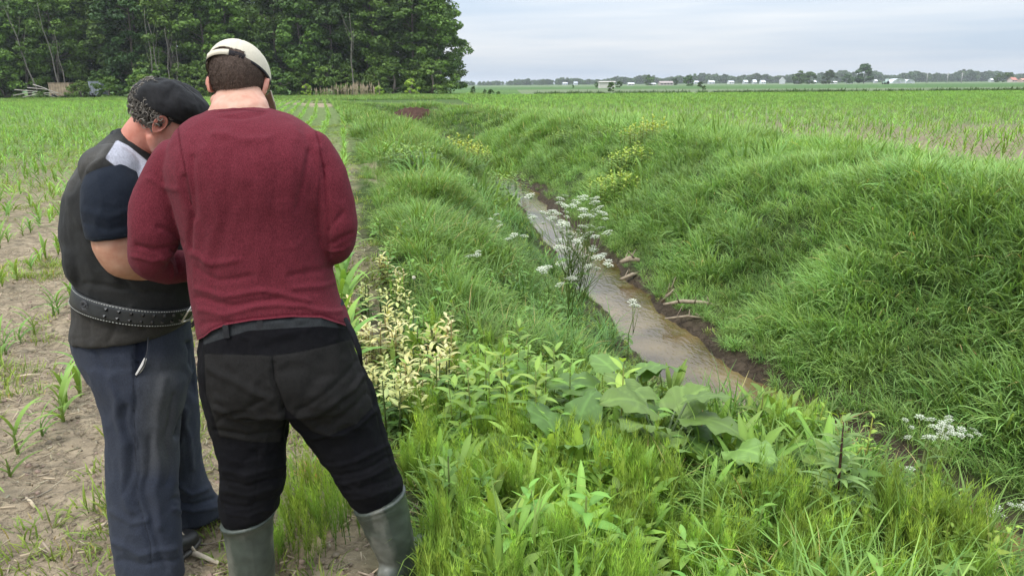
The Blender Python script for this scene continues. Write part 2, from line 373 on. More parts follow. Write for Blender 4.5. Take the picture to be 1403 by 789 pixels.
def src(key, mbs, mat):
    col = bpy.data.collections.new('clumps_'+key)
    for i, mb in enumerate(mbs):
        o = bpy.data.objects.new('clump_%s_%02d' % (key, i), mb.mesh('clump_'+key, mat)); col.objects.link(o)
    SRC[key] = (col, len(mbs))
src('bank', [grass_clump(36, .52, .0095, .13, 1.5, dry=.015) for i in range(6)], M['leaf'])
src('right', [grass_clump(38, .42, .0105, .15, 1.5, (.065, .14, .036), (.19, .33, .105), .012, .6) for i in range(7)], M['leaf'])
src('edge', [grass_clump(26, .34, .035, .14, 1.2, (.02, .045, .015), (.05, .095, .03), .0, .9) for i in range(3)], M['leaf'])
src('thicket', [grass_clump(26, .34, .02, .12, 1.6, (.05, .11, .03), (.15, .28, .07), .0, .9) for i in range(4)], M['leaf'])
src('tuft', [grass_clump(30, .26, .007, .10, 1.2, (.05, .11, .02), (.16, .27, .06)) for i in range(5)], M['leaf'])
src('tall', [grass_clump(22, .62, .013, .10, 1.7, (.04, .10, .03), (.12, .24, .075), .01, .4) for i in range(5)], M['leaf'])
src('fargrass', [grass_clump(22, .42, .022, .25, 1.3) for i in range(5)], M['leaf'])
src('low', [grass_clump(26, .11, .006, .09, 1.0, (.08, .14, .03), (.22, .32, .07), .12, .9) for i in range(5)], M['leaf'])
src('horsetail', [horsetail_clump() for i in range(6)], M['leaf'])
src('weed', [broadweed_mb(ru(.18, .3), 11, .11, .035, (.11, .22, .05)) for i in range(5)]+[broadweed_mb(ru(.1, .16), 9, .10, .045, (.13, .25, .055)) for i in range(3)], M['leaf'])
src('paleweed', [broadweed_mb(ru(.2, .3), 12, .075, .03, (.20, .32, .06)) for i in range(5)], M['leaf'])
src('corn', [corn_mb(ru(.3, .4), 5, True) for i in range(6)], M['leaf'])
def corn_row():
    mb = MB()
    for k in range(5): mb.merge(corn_mb(ru(.26, .36), 4, True), (ru(-.03, .03), k*.17-.34+ru(-.04, .04), 0), ru(0, 6))
    return mb
src('cornrow', [corn_row() for i in range(5)], M['leaf'])
def strawmb():
    mb = MB()
    for i in range(3):
        a = ru(0, 6.28); L = ru(.015, .06); x, y = ru(-.05, .05), ru(-.05, .05); dx, dy = math.cos(a)*L, math.sin(a)*L
        tube(mb, [(x, y, .004), (x+dx, y+dy, ru(.004, .02))], ru(.0015, .0035), jit((.36, .30, .21), .35), 4)
    return mb
src('broad', [broadweed_mb(ru(.2, .32), 12, ru(.13, .18), ru(.04, .07), jit((.11, .20, .045), .2), 1.0, .7) for i in range(6)], M['leaf'])
def rosette():
    mb = MB(); c = jit((.15, .255, .06), .2)
    for i in range(14): leaf(mb, (ru(-.02, .02), ru(-.02, .02), ru(0, .06)), i*2.4+ru(-.3, .3), ru(.6, 1.35), ru(.14, .24), ru(.022, .036), ru(.3, 1.1), jit(c, .15), 7, .3, .55, .5)
    return mb
src('rosette', [rosette() for i in range(6)], M['leaf'])
src('straw', [strawmb() for i in range(5)], M['wood'])
def clodmb():
    mb = MB(); n = 5; v = []
    for i in range(n):
        for j in range(6):
            th = math.pi*i/(n-1); r = ru(.75, 1.15)
            v.append((math.sin(th)*math.cos(j*1.047)*.014*r, math.sin(th)*math.sin(j*1.047)*.013*r, math.cos(th)*.009*r))
    mb.add(v, [(i*6+j, i*6+(j+1) % 6, (i+1)*6+(j+1) % 6, (i+1)*6+j) for i in range(n-1) for j in range(6)], jit((.25, .19, .135), .2)); return mb
src('clod', [clodmb() for i in range(4)], M['wood'])

def scatter(name, label, key, pts, scl, tilt=.12, rot=None, sz=None):
    """one uncountable mass: instances of clump meshes on measured ground points"""
    n = len(pts); col, k = SRC[key]
    me = bpy.data.meshes.new(name); me.vertices.add(n); me.vertices.foreach_set('co', np.asarray(pts, np.float32).ravel())
    a = me.attributes.new('rot', 'FLOAT_VECTOR', 'POINT'); rr = RNG.normal(0, tilt, (n, 3)); rr[:, 2] = RNG.uniform(0, 6.283, n) if rot is None else rot+RNG.normal(0, .03, n)
    a.data.foreach_set('vector', rr.astype(np.float32).ravel())
    a = me.attributes.new('scl', 'FLOAT_VECTOR', 'POINT'); ss = np.repeat(np.asarray(scl, float).reshape(-1, 1)*np.ones((n, 1)), 3, 1)
    if sz is not None: ss[:, 2] *= sz
    a.data.foreach_set('vector', ss.astype(np.float32).ravel())
    a = me.attributes.new('idx', 'INT', 'POINT'); a.data.foreach_set('value', RNG.integers(0, k, n).astype(np.int32))
    o = link(name, me); g = bpy.data.node_groups.new('scatter_'+name, 'GeometryNodeTree')
    g.interface.new_socket('Geometry', in_out='INPUT', socket_type='NodeSocketGeometry'); g.interface.new_socket('Geometry', in_out='OUTPUT', socket_type='NodeSocketGeometry')
    gi = N(g, 'NodeGroupInput'); gq = N(g, 'NodeGroupOutput'); L = g.links.new
    ip = N(g, 'GeometryNodeInstanceOnPoints'); ci = N(g, 'GeometryNodeCollectionInfo'); ci.inputs['Collection'].default_value = col
    ci.inputs['Separate Children'].default_value = True; ci.inputs['Reset Children'].default_value = True
    mp_ = N(g, 'GeometryNodeMeshToPoints'); L(gi.outputs[0], mp_.inputs[0]); L(mp_.outputs[0], ip.inputs['Points']); L(ci.outputs[0], ip.inputs['Instance'])
    ip.inputs['Pick Instance'].default_value = True
    def att(nm, ty): q = N(g, 'GeometryNodeInputNamedAttribute', data_type=ty); q.inputs['Name'].default_value = nm; return q.outputs[0]
    er = N(g, 'FunctionNodeEulerToRotation'); L(att('rot', 'FLOAT_VECTOR'), er.inputs[0]); L(er.outputs[0], ip.inputs['Rotation'])
    L(att('scl', 'FLOAT_VECTOR'), ip.inputs['Scale']); L(att('idx', 'INT'), ip.inputs['Instance Index'])
    L(ip.outputs[0], gq.inputs[0]); md = o.modifiers.new('scatter', 'NODES'); md.node_group = g
    tag(o, label, None, None, 'stuff'); return o
def wedge(y0, y1, dens, fn, xr=None):
    """random ground points between two distances that satisfy fn(x, y, u, d)"""
    m = lambda y: .80*y+1.6
    W = 2*m(y1) if xr is None else xr[1]-xr[0]; lo = -m(y1) if xr is None else xr[0]
    n = int(W*(y1-y0)*dens); x = RNG.uniform(lo, lo+W, n); y = RNG.uniform(y0, y1, n)
    k = (np.abs(x) < m(y)) & fn(x, y, U(x, y), x-cline(y)); x, y = x[k], y[k]
    return np.stack([x, y, height(x, y)], 1)
# ---------------------------------------------------------------- trees
def tree_meshes(H, cr, cb, seed, n_cl=110, per=105, ls=.31, col=(.018, .045, .011), top=(.095, .185, .038)):
    r_ = random.Random(seed); tk = MB(); lean = r_.uniform(-.6, .6)
    pts = [(lean*(i/6)**2, .3*math.sin(i+seed), H*.9*i/6) for i in range(7)]
    tube(tk, pts, [.26*(1-.13*i) for i in range(7)], (.16, .135, .11), 7)
    cr_mb = MB(); cc = []
    g = np.random.default_rng(seed)
    for i in range(n_cl):
        f = r_.uniform(0, 1)**.85; z = cb+(H-cb)*f; prof = math.sin(math.pi*min(1, .12+.88*(f*.92+.03))**.8)**.62
        rad = cr*prof*(r_.uniform(.35, 1.0)**.5)*(1+.22*math.sin(3*f*6+seed)); a = r_.uniform(0, 6.283)
        cc.append((rad*math.cos(a), rad*math.sin(a), z, r_.uniform(.75, 1.35)*cr/4.5))
    V = []; Cc = []
    for i, (x, y, z, s) in enumerate(cc):
        if i % 3 == 0:
            zz = max(cb*.6, z-.35*math.hypot(x, y)); tube(tk, [(lean*(zz/H)**2, 0, zz), (x*.5, y*.5, (zz+z)/2+.2), (x, y, z)], [.09, .05, .02], (.15, .13, .10), 4)
        p = g.normal(0, 1, (per, 3)); p /= np.linalg.norm(p, axis=1)[:, None]; p *= (g.uniform(.25, 1, (per, 1))**.4)
        c = p*np.array([1.2, 1.2, .50+.35*((i*37) % 10)/10])*s + np.array([x, y, z])
        nrm = p*np.array([.7, .7, 1])+g.normal(0, .45, (per, 3))+np.array([0, 0, .35]); nrm /= np.linalg.norm(nrm, axis=1)[:, None]
        ax = np.cross(nrm, g.normal(0, 1, (per, 3))); ax /= np.linalg.norm(ax, axis=1)[:, None]; bx = np.cross(nrm, ax)
        q = ls*g.uniform(.55, 1.2, (per, 1))
        V.append(np.stack([c-ax*q, c-bx*q*.6, c+ax*q, c+bx*q*.6], 1).reshape(-1, 3))
        k = g.uniform(.0, 1, (per, 1))*.35+.65*r_.uniform(0, 1)**1.3
        cl = np.array(col)*(1-k)+np.array(top)*k; Cc.append(np.repeat(cl, 4, 0))
    V = np.concatenate(V); n = len(V)//4
    cr_mb.add(V, [(4*i, 4*i+1, 4*i+2, 4*i+3) for i in range(n)], np.concatenate(Cc))
    return tk.mesh('trunk', M['bark']), cr_mb.mesh('crown', M['tree'], smooth=False)
TV = [tree_meshes(19, 4.6, 1.2, 1), tree_meshes(21, 5.2, 2.0, 2, 105), tree_meshes(17, 4.3, .8, 3), tree_meshes(20, 4.2, 1.5, 4, col=(.025, .055, .018), top=(.055, .11, .028)),
      tree_meshes(18, 5.0, .8, 5, col=(.034, .072, .015), top=(.09, .16, .032)), tree_meshes(22, 4.7, 2.4, 6, 105)]
def put_tree(v, x, y, s, rz, label, group, name='deciduous_tree', cat='tree', sz=1.0, zoff=0):
    t = empty(name, (x, y, hz(x, y)+zoff), rz); t.scale = (s, s, s*sz); tag(t, label, cat, group)
    link('trunk', v[0], t); link('crown', v[1], t); return t
tr = random.Random(5); ORDN = 'first second third fourth fifth sixth seventh eighth ninth tenth eleventh twelfth thirteenth fourteenth fifteenth sixteenth seventeenth eighteenth nineteenth twentieth twenty-first twenty-second twenty-third twenty-fourth twenty-fifth twenty-sixth'.split(); WG = 'trees of the dense wood beyond the left field'
for row in range(4):
    for k in range(17 if row < 3 else 16):
        x = -12.2-row*1.5-k*5.9+tr.uniform(-1.3, 1.3) if not (row == 0 and k == 0) else -12.4
        y = 134+row*6.5+tr.uniform(-1.8, 1.8); v = TV[(k*5+row*2) % 6]; s = tr.uniform(.92, 1.12)*(.90 if k == 0 else 1.0)
        if row == 0 and k == 0: lab = 'broad tree with rounded crown at the right-hand end of the wood'
        elif row == 0: lab = 'front row tree of the dense wood, %s from its right-hand end' % ORDN[k]
        else: lab = 'dark green tree standing deeper inside the dense wood'
        put_tree(v, x, y, s, tr.uniform(0, 6.28), lab, WG if not (row == 0 and k == 0) else None)
# low trees and shrubs along the wood's foot
SV = [tree_meshes(5.6, 2.6, .1, 21, 44, 50, .28, (.034, .075, .018), (.08, .15, .03)), tree_meshes(4.4, 2.8, .1, 22, 40, 50, .28, (.036, .08, .018), (.095, .17, .035))]
nsh = 0
for k in range(26):
    x = -13-k*3.55+tr.uniform(-1, 1); y = 128.3+tr.uniform(-1, 1.5)
    if any(abs(x-q) < 3.4 for q in (-79.5, -73.0, -65.3)): continue
    put_tree(SV[k % 2], x, y, tr.uniform(.7, 1.3), tr.uniform(0, 6.28), 'dark green shrub at the foot of the wood, %s from its right-hand end' % ORDN[(nsh := nsh+1)-1], 'shrubs along the foot of the wood', 'shrub', 'shrub')
# pale shrubs standing in the verge
YV = tree_meshes(3.0, 1.35, .1, 31, 24, 50, .17, (.13, .21, .035), (.27, .37, .065))
def at_px(px, Y): return P(px, 120, Y).x
put_tree(YV, at_px(420, 122), 122, .62, 1, 'small yellow-green shrub in the verge next to the tan reeds', None, 'shrub', 'shrub')
put_tree(YV, at_px(563, 122), 122, .82, 2, 'bright green rounded shrub before the right part of the wood', None, 'shrub', 'shrub')
put_tree(YV, at_px(519, 122), 122, .5, 3, 'very small yellow-green shrub just right of the tan reeds', None, 'shrub', 'shrub')
for px, s_, lab in ((108, .62, 'dark shrub between the tan and the grey-blue cargo box'), (57, .32, 'low shrub in front of the fallen branches beside the tan cargo box'), (150, .75, 'dark shrub right of the grey-blue cargo box'), (205, .8, 'dark shrub right of the reddish cargo box')):
    put_tree(SV[1], at_px(px, 124.5), 124.5, s_, px, lab, None, 'shrub', 'shrub')
# bare trunks at the wood's edge
def bare_tree(px, Y, H, label, lean, fork=3, seed=1, group=None):
    r_ = random.Random(seed); x = at_px(px, Y); t = empty('bare_tree', (x, Y, hz(x, Y))); tag(t, label, 'dead tree', group)
    tk = MB(); p = [(lean*(i/7)*H/10+.15*math.sin(i*1.7+seed), 0, H*i/7) for i in range(8)]; tube(tk, p, [.13*(1-.11*i) for i in range(8)], (.17, .155, .13), 6)
    tk.build('trunk', M['bark'], None).parent = t
    for k in range(fork):
        h = H*(.35+.5*k/fork); b = MB(); dx = r_.uniform(-1, 1)*1.6; bx = lean*(h/H)*H/10
        tube(b, [(bx, 0, h), (bx+dx*.6, .2, h+1.6), (bx+dx, .3, h+3.6)], [.05, .03, .012], (.17, .155, .13), 4); b.build('limb', M['bark'], None).parent = t
bare_tree(52, 127.5, 17, 'bare pale trunk leaning left at the left end of the wood', -2.2, 5, 1)
bare_tree(84, 127.5, 15, 'bare pale trunk rising behind the tan cargo box', -1.2, 3, 2)
bare_tree(91, 129, 10, 'short thick grey trunk right beside the tan cargo box', -.6, 1, 3)
for i, (px, H) in enumerate(((222, 12), (233, 11), (243, 9), (213, 14))): bare_tree(px, 127.2, H, 'thin bare sapling in front of the wood beside the black flat cap', (-.7, .4, .9, -.2)[i], 2, 5+i, 'thin bare saplings before the wood')
bare_tree(483, 127.3, 13, 'bare dead snag among the leaves above the tan reeds', .3, 5, 12)
# fallen branches
t = empty('fallen_branch', (at_px(50, 124), 124, hz(at_px(50, 124), 124))); tag(t, 'fallen bare branches lying at the left edge of the wood', 'fallen branch')
for k, (x0, z0, x1, z1) in enumerate(((-2.5, .3, 3.8, .9), (-3.6, 1.5, 2.9, .2), (-1.5, 1.8, 4.5, .5), (-.5, 2.3, 3.2, .3), (-4, .6, 1, .7))):
    b = MB(); tube(b, [(x0, 0, z0), ((x0+x1)/2, .2, (z0+z1)/2+.35), (x1, .1*k, z1)], [.07, .06, .03], (.42, .38, .32), 5); b.build('limb', M['wood'], None).parent = t
# boxes half hidden in the foot of the wood
def bx(mb, x0, x1, y0, y1, z0, z1, col):
    mb.add([(x, y, z) for z in (z0, z1) for y in (y0, y1) for x in (x0, x1)], [(0, 2, 3, 1), (4, 5, 7, 6), (0, 1, 5, 4), (2, 6, 7, 3), (0, 4, 6, 2), (1, 3, 7, 5)], col)
M['rusty'] = m_col('rusty_sheet', .8, .3, .45, 1.6, .3, 20, .01)
def cargo(px, Y, W, H, col, label, wheels=True):
    x = at_px(px, Y); t = empty('cargo_box', (x, Y, hz(x, Y))); tag(t, label, 'trailer'); z0 = .45 if wheels else 0
    b = MB(); bx(b, -W/2, W/2, 0, 2.2, z0, z0+H, col); b.build('box_body', M['rusty'], None, False).parent = t
    b = MB(); bx(b, -W/2-.06, W/2+.06, -.06, 2.26, z0+H, z0+H+.09, tuple(c*.8 for c in col)); b.build('roof', M['rusty'], None, False).parent = t
    for k in range(int(W/.45)):
        b = MB(); q = -W/2+.2+k*.45; bx(b, q, q+.07, -.05, -.002, z0+.05, z0+H-.05, tuple(c*.85 for c in col)); b.build('rib', M['rusty'], None, False).parent = t
    if wheels:
        for q in (-W*.3, W*.3):
            b = MB(); n = 14; b.add([(q+.42*math.cos(a*2*math.pi/n), y, .42+.42*math.sin(a*2*math.pi/n)) for y in (-.02, .2) for a in range(n)], [tuple(range(n)), tuple(range(2*n-1, n-1, -1))]+[(i, i+n, (i+1) % n+n, (i+1) % n) for i in range(n)], (.03, .03, .03)); b.build('wheel', M['bark'], None).parent = t
cargo(81, 126.5, 3.5, 2.0, (.33, .25, .17), 'tan rusty cargo box half hidden behind bushes at the wood')
cargo(130, 127.0, 2.0, 2.2, (.28, .30, .33), 'pale grey-blue cargo box behind bushes at the wood')
cargo(190, 126.0, 3.0, 1.6, (.20, .105, .075), 'reddish brown cargo box at the wood beside the grey curly head', False)
# reeds
for i, (px, n, wd, hh) in enumerate(((442, 22, 1.7, 1.3), (462, 26, 1.8, 1.5), (487, 60, 2.6, 2.0), (503, 40, 1.8, 1.6))):
    x0 = at_px(px, 120); t = MB(); r_ = random.Random(i)
    for k in range(n):
        x = r_.gauss(0, wd*.5); y = r_.uniform(-.6, .6); h = hh*r_.uniform(.6, 1.1); ln = r_.uniform(-.2, .2)
        blade(t, (x, y, 0), r_.uniform(0, 6), h, .06, abs(ln)*.5, .15, (.30, .24, .13), (.38, .31, .20), 2)
        t.add([(x+ln*h*.2-.07, y, h*.75), (x+ln*h*.2+.07, y, h*.75), (x+ln*h*.3, y, h*1.12)], [(0, 1, 2)], (.38, .30, .20))
    o = t.build('reed_clump', M['wood']); o.location = (x0, 120, hz(x0, 120))
    tag(o, ('sparse tan reeds left of the big reed clump', 'middle sparse tan reeds before the wood', 'large tan dry reed clump before the dark wood', 'tan reeds at the right end of the big clump')[i], 'reeds')
# eroded brown bank where the ditch bends
b = MB(); n = 22; cx, cyy = at_px(563, 53), 53.0; vv = []
for j in range(9):
    for i in range(n):
        fx, fz = i/(n-1)*2-1, j/8
        zb = .60*(1-abs(fx)**2.2)*(1-.0*fx); x = cx+fx*1.45; z = -.62+(.42+zb*.62)*fz+.05*math.sin(i*2.1+j); vv.append((x, cyy+fz*.9+abs(fx)*.5+.08*math.sin(i*3.3+j*1.7)-.25*(1-fz)*0, z))
b.add(vv, [(j*n+i, j*n+i+1, (j+1)*n+i+1, (j+1)*n+i) for j in range(8) for i in range(n-1)], (.080, .044, .034)); o = b.build('bare_bank', m_col('bare_earth', .95, .1, .4, 5, .8, 9, .05)); tag(o, 'dark reddish bare earth bank where the ditch bends', None, None, 'structure')

# ---------------------------------------------------------------- the far side of the plain
FT = [tree_meshes(10, 4.6, .5, 41+i, 26, 26, 1.1, (.03, .065, .02), (.06, .12, .032)) for i in range(4)]
cl = bpy.data.collections.new('far_trees')
for i, v in enumerate(FT): q = bpy.data.objects.new('far_%d' % i, v[1]); cl.objects.link(q)
SRC['fartree'] = (cl, 4)
pts = []; sc_ = []
for k in range(1150):
    px = tr.uniform(560, 1500); Y = tr.uniform(1150, 1500); x = (px-701)/F*Y
    h = .55 if px < 700 else .8 if px < 870 else (.95 if px < 1000 else 1.15)
    h *= 1+.25*float(vnoise(np.array([px*.05]), np.array([0.]))[0])
    if px < 700 and tr.random() < .5: continue
    pts.append((x, Y, -.3)); sc_.append(h*tr.uniform(.8, 1.15)*1.15)
scatter('far_woods', 'hazy line of woods along the far edge of the plain', 'fartree', pts, sc_, .03)
def far_tree(px, Y, hpx, label, k, wide=1.0):
    x = (px-701)/F*Y; s = hpx*Y/F/10; t = empty('far_tree', (x, Y, hz(x, Y)-.1), px); t.scale = (s*wide, s*wide, s); tag(t, label, 'tree', None)
    link('trunk', FT[k % 4][0], t); link('crown', FT[k % 4][1], t)
for a in ((1168, 620, 24, 'tall broad tree standing above the far woods', 0, 1.1), (885, 560, 13, 'dense round tree left of the long brown barn', 1, 1.0), (918, 560, 9, 'dark small tree at the right end of the long brown barn', 2, 1.),
          (936, 420, 13, 'green tree in the middle of the plain right of the brown barn', 3, 1.1), (952, 300, 7, 'small round bush on the plain right of the green tree', 0, 1.3), (957, 210, 6, 'tiny dark bush on the field edge below the round bush', 1, 1.),
          (834, 165, 12, 'small leafy tree in front of the pale windowless shed', 2, .9), (845, 330, 8, 'dark bush at the right end of the pale shed', 3, 1.2), (815, 330, 7, 'dark bush at the left end of the pale shed', 1, 1.),
          (1082, 600, 16, 'leafy tree left in the middle clump of the plain', 1, 1.2), (1096, 610, 15, 'leafy tree right in the middle clump of the plain', 2, 1.2), (1122, 600, 17, 'high tree between the church gable and the broad tree', 3, 1.1),
          (1145, 610, 12, 'low tree close left of the broad tree', 0, 1.3), (1345, 640, 11, 'round tree left of the red roofed farmhouse', 1, 1.), (1358, 640, 12, 'dark tree behind the red roofed farmhouse', 2, 1.3), (1402, 500, 18, 'tree cut by the right edge of the view on the plain', 3, .8),
          (652, 150, 9, 'small shrub just beside the right-hand end of the wood', 0, .8), (667, 145, 6, 'small shrub second from the end of the wood', 1, .8), (675, 120, 8, 'dark low shrub in the grass past the wood', 2, 1.1), (685, 118, 6, 'lowest shrub in the grass furthest from the wood', 3, 1.1),
          (784, 300, 5, 'tiny lone bush left of the pale shed', 1, .6)):
    far_tree(*a)
def gable(px, Y, W, H, rh, D, wall, roof, label, cat='house', wins=2, rz=0.1, name='farm_building'):
    x = (px-701)/F*Y; t = empty(name, (x, Y, hz(x, Y)), rz); tag(t, label, cat)
    W *= .45; H *= .62; rh *= .62; D *= .7
    b = MB(); bx(b, -W/2, W/2, -D/2, D/2, -.3, H, wall); b.add([(-W/2, -D/2, H), (-W/2, D/2, H), (-W/2, 0, H+rh), (W/2, -D/2, H), (W/2, D/2, H), (W/2, 0, H+rh)], [(0, 2, 1), (3, 4, 5)], wall); b.build('wall', M['painted'], None, False).parent = t
    b = MB(); e = .35
    for sgn in (-1, 1):
        y0 = sgn*(D/2+e); z0 = H-e*rh/(D/2)
        b.add([(-W/2-e, y0, z0), (W/2+e, y0, z0), (W/2+e, 0, H+rh), (-W/2-e, 0, H+rh), (-W/2-e, y0, z0+.18), (W/2+e, y0, z0+.18), (W/2+e, 0, H+rh+.18), (-W/2-e, 0, H+rh+.18)], [(0, 1, 2, 3), (4, 7, 6, 5), (0, 4, 5, 1), (2, 6, 7, 3), (1, 5, 6, 2), (0, 3, 7, 4)], roof)
    b.build('roof', M['painted'], None, False).parent = t
    for k in range(wins):
        q = -W/2+W*(k+.5)/wins; b = MB(); bx(b, q-.5, q+.5, -D/2-.06, -D/2+.02, H*.35, H*.75, (.06, .07, .09)); b.build('window', M['glass'], None, False).parent = t
    return t
wh = (.50, .51, .51)
gable(828, 262, 11.5, 3.2, .25, 4, (.62, .58, .52), (.55, .5, .45), 'long pale windowless shed alone on the plain', 'shed', 0)
gable(906, 540, 20, 2.6, 1.6, 8, (.42, .36, .33), (.36, .30, .28), 'long brown barn between two dark trees', 'barn', 4)
for a in ((773, 900, 12, 3, 2, 8, wh, (.5, .52, .56), 'white house at the left on the plain, left of the pale shed'), (787, 900, 9, 3, 3, 8, (.7, .72, .75), (.4, .42, .46), 'grey house beside the white house left of the pale shed'),
          (860, 640, 11, 2, 1.2, 6, wh, (.7, .7, .7), 'low white house right of the pale shed'), (889, 600, 8, 1.6, .8, 6, wh, (.75, .75, .75), 'very low white shed before the dense round tree'),
          (946, 800, 9, 3, 2.2, 8, wh, (.55, .55, .58), 'white house behind the green tree of the plain'), (966, 760, 12, 3, 2.4, 8, wh, (.62, .64, .68), 'white house first right of the tiny bush'),
          (992, 760, 11, 3, 2, 8, (.7, .7, .68), (.5, .52, .55), 'pale house second right of the tiny bush'), (1011, 770, 8, 3.4, 2.4, 8, wh, (.6, .62, .65), 'small white house left of the high white gable'),
          (1023, 780, 7, 3, 3.4, 7, wh, (.72, .74, .78), 'white house with steep roof left of the high white gable'), (1034, 770, 9, 3, 2.5, 8, (.76, .78, .8), (.6, .62, .68), 'white house with bluish roof near the steep white house'),
          (1102, 700, 6, 2.8, 1.8, 6, wh, (.6, .6, .62), 'small white house among trees of the middle clump'), (1128, 640, 9, 2.2, .9, 6, (.75, .75, .74), (.7, .7, .7), 'long low white building in front of the high tree'),
          (1150, 640, 7, 1.6, .8, 5, (.55, .6, .55), (.5, .54, .5), 'low pale green building by the broad tree'), (1183, 720, 5, 3, 2, 5, wh, (.6, .6, .6), 'tiny white house right of the broad tree'),
          (1336, 720, 6, 3, 1.8, 6, wh, (.7, .7, .7), 'tiny white house left of the red roofed farmhouse'), (1364, 620, 9, 2.8, 3.0, 8, (.6, .5, .45), (.48, .20, .16), 'farmhouse with red roof at the right on the plain'),
          (1377, 620, 8, 2.8, 1.6, 8, (.6, .42, .36), (.55, .30, .22), 'long orange-brown annex beside the red roofed farmhouse'), (1397, 600, 9, 4, 2.2, 8, wh, (.66, .68, .72), 'white house nearest the right edge of the view')):
    gable(*a)
gable(1060, 700, 5, 5, 4.5, 7, wh, (.62, .6, .62), 'church-like white building with a high gable', 'building', 1, 1.4)
for px, W, lab in ((1211, 13, 'larger white rounded greenhouse on the plain'), (1225, 8, 'smaller white rounded greenhouse on the plain')):
    Y = 600; x = (px-701)/F*Y; t = empty('greenhouse', (x, Y, hz(x, Y)), .2); tag(t, lab, 'greenhouse'); b = MB(); n = 14
    b.add([(W/2*math.cos(math.pi*i/n), y, (3.6 if W > 10 else 3.0)*math.sin(math.pi*i/n)*1.0) for y in (-4, 4) for i in range(n+1)], [(i, i+1, n+2+i, n+1+i) for i in range(n)]+[tuple(range(n+1)), tuple(range(2*n+1, n, -1))], (.72, .75, .76)); b.build('shell', M['painted'], None).parent = t
    b = MB(); bx(b, -1, 1, -4.08, -4.0, 0, 2, (.4, .42, .44)); b.build('door', M['painted'], None, False).parent = t
for i, px in enumerate((1251, 1278, 1297)):
    Y = 560; x = (px-701)/F*Y; b = MB(); t = empty('utility_pole', (x, Y, hz(x, Y))); tag(t, 'thin grey utility pole on the plain right of the greenhouses', 'utility pole', 'utility poles on the plain')
    tube(b, [(0, 0, -.2), (0, 0, 7.5)], .22, (.45, .43, .42), 6); b.build('pole', M['bark'], None).parent = t
    b = MB(); bx(b, -1.1, 1.1, -.1, .1, 6.6, 6.85, (.4, .38, .36)); b.build('crossarm', M['bark'], None, False).parent = t
t = empty('tractor', ((1197-701)/F*420, 420, hz((1197-701)/F*420, 420)), .3); tag(t, 'pale green farm tractor out on the plain', 'tractor')
b = MB(); bx(b, -1.6, .6, -.5, .5, .7, 1.5, (.4, .55, .45)); b.build('bonnet', M['painted'], None, False).parent = t
b = MB(); bx(b, .1, 1.5, -.7, .7, 1.2, 2.8, (.6, .68, .66)); b.build('cab', M['painted'], None, False).parent = t
for q, r0 in ((-1.2, .5), (1.0, .85)):
    for y in (-.85, .65):
        b = MB(); n = 14; b.add([(q+r0*math.cos(a*2*math.pi/n), yy, r0+r0*math.sin(a*2*math.pi/n)) for yy in (y, y+.25) for a in range(n)], [tuple(range(n)), tuple(range(2*n-1, n-1, -1))]+[(i, i+n, (i+1) % n+n, (i+1) % n) for i in range(n)], (.05, .05, .05)); b.build('wheel', M['bark'], None).parent = t
# haze
hb = MB(); bx(hb, -3900, 3900, -400, 6900, -6, 30, (1, 1, 1))
m, t, l = mat_new('haze'); o = N(t, 'ShaderNodeOutputMaterial'); pv = N(t, 'ShaderNodeVolumePrincipled'); pv.inputs['Color'].default_value = (.93, .95, 1, 1); pv.inputs['Density'].default_value = .0002
pv.inputs['Anisotropy'].default_value = .2; l(pv.outputs[0], o.inputs['Volume']); ho = hb.build('haze', m, None, False); tag(ho, 'thin pale haze over the plain', None, None, 'stuff')
# ---------------------------------------------------------------- plant cover (masses nobody could count)
near = lambda *a: None
HWX = .5
# right bank
p = [wedge(2.2, 9, 95, lambda x, y, u, d: (d > .55+.25*vnoise(x*1.7, y*1.7, s=4)) & (d < 5)), wedge(9, 18, 60, lambda x, y, u, d: (d > .52) & (d < 4.9)), wedge(18, 34, 26, lambda x, y, u, d: (d > HWX) & (d < 5.4))]
p = np.concatenate(p); d = p[:, 0]-cline(p[:, 1])
sc_ = (.75+.35*vnoise(p[:, 0]*1.1, p[:, 1]*.8, s=51)+.2*RNG.random(len(p)))*np.clip((d-.3)/.9, .4, 1)*(1+.015*p[:, 1])
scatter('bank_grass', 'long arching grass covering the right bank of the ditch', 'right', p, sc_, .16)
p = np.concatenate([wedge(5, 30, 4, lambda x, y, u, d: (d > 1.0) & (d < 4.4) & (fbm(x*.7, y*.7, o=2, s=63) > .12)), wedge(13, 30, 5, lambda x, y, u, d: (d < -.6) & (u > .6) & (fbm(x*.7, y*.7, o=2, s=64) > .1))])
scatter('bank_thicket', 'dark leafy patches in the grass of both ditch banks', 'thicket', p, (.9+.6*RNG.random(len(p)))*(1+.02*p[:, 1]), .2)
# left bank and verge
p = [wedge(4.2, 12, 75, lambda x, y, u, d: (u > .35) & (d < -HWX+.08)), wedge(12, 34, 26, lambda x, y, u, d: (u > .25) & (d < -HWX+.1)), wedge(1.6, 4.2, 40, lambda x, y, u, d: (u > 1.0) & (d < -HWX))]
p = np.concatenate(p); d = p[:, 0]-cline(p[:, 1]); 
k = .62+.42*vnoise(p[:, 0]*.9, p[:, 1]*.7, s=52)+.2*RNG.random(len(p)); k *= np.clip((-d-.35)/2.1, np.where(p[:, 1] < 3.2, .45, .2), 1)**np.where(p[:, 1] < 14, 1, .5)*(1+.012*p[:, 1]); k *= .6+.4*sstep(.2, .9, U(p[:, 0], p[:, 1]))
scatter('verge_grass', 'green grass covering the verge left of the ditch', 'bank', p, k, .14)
p = wedge(4.4, 13, 9, lambda x, y, u, d: (u > 1.2) & (d < -.6) & (vnoise(x*.8, y*.6, s=60) > -.1))
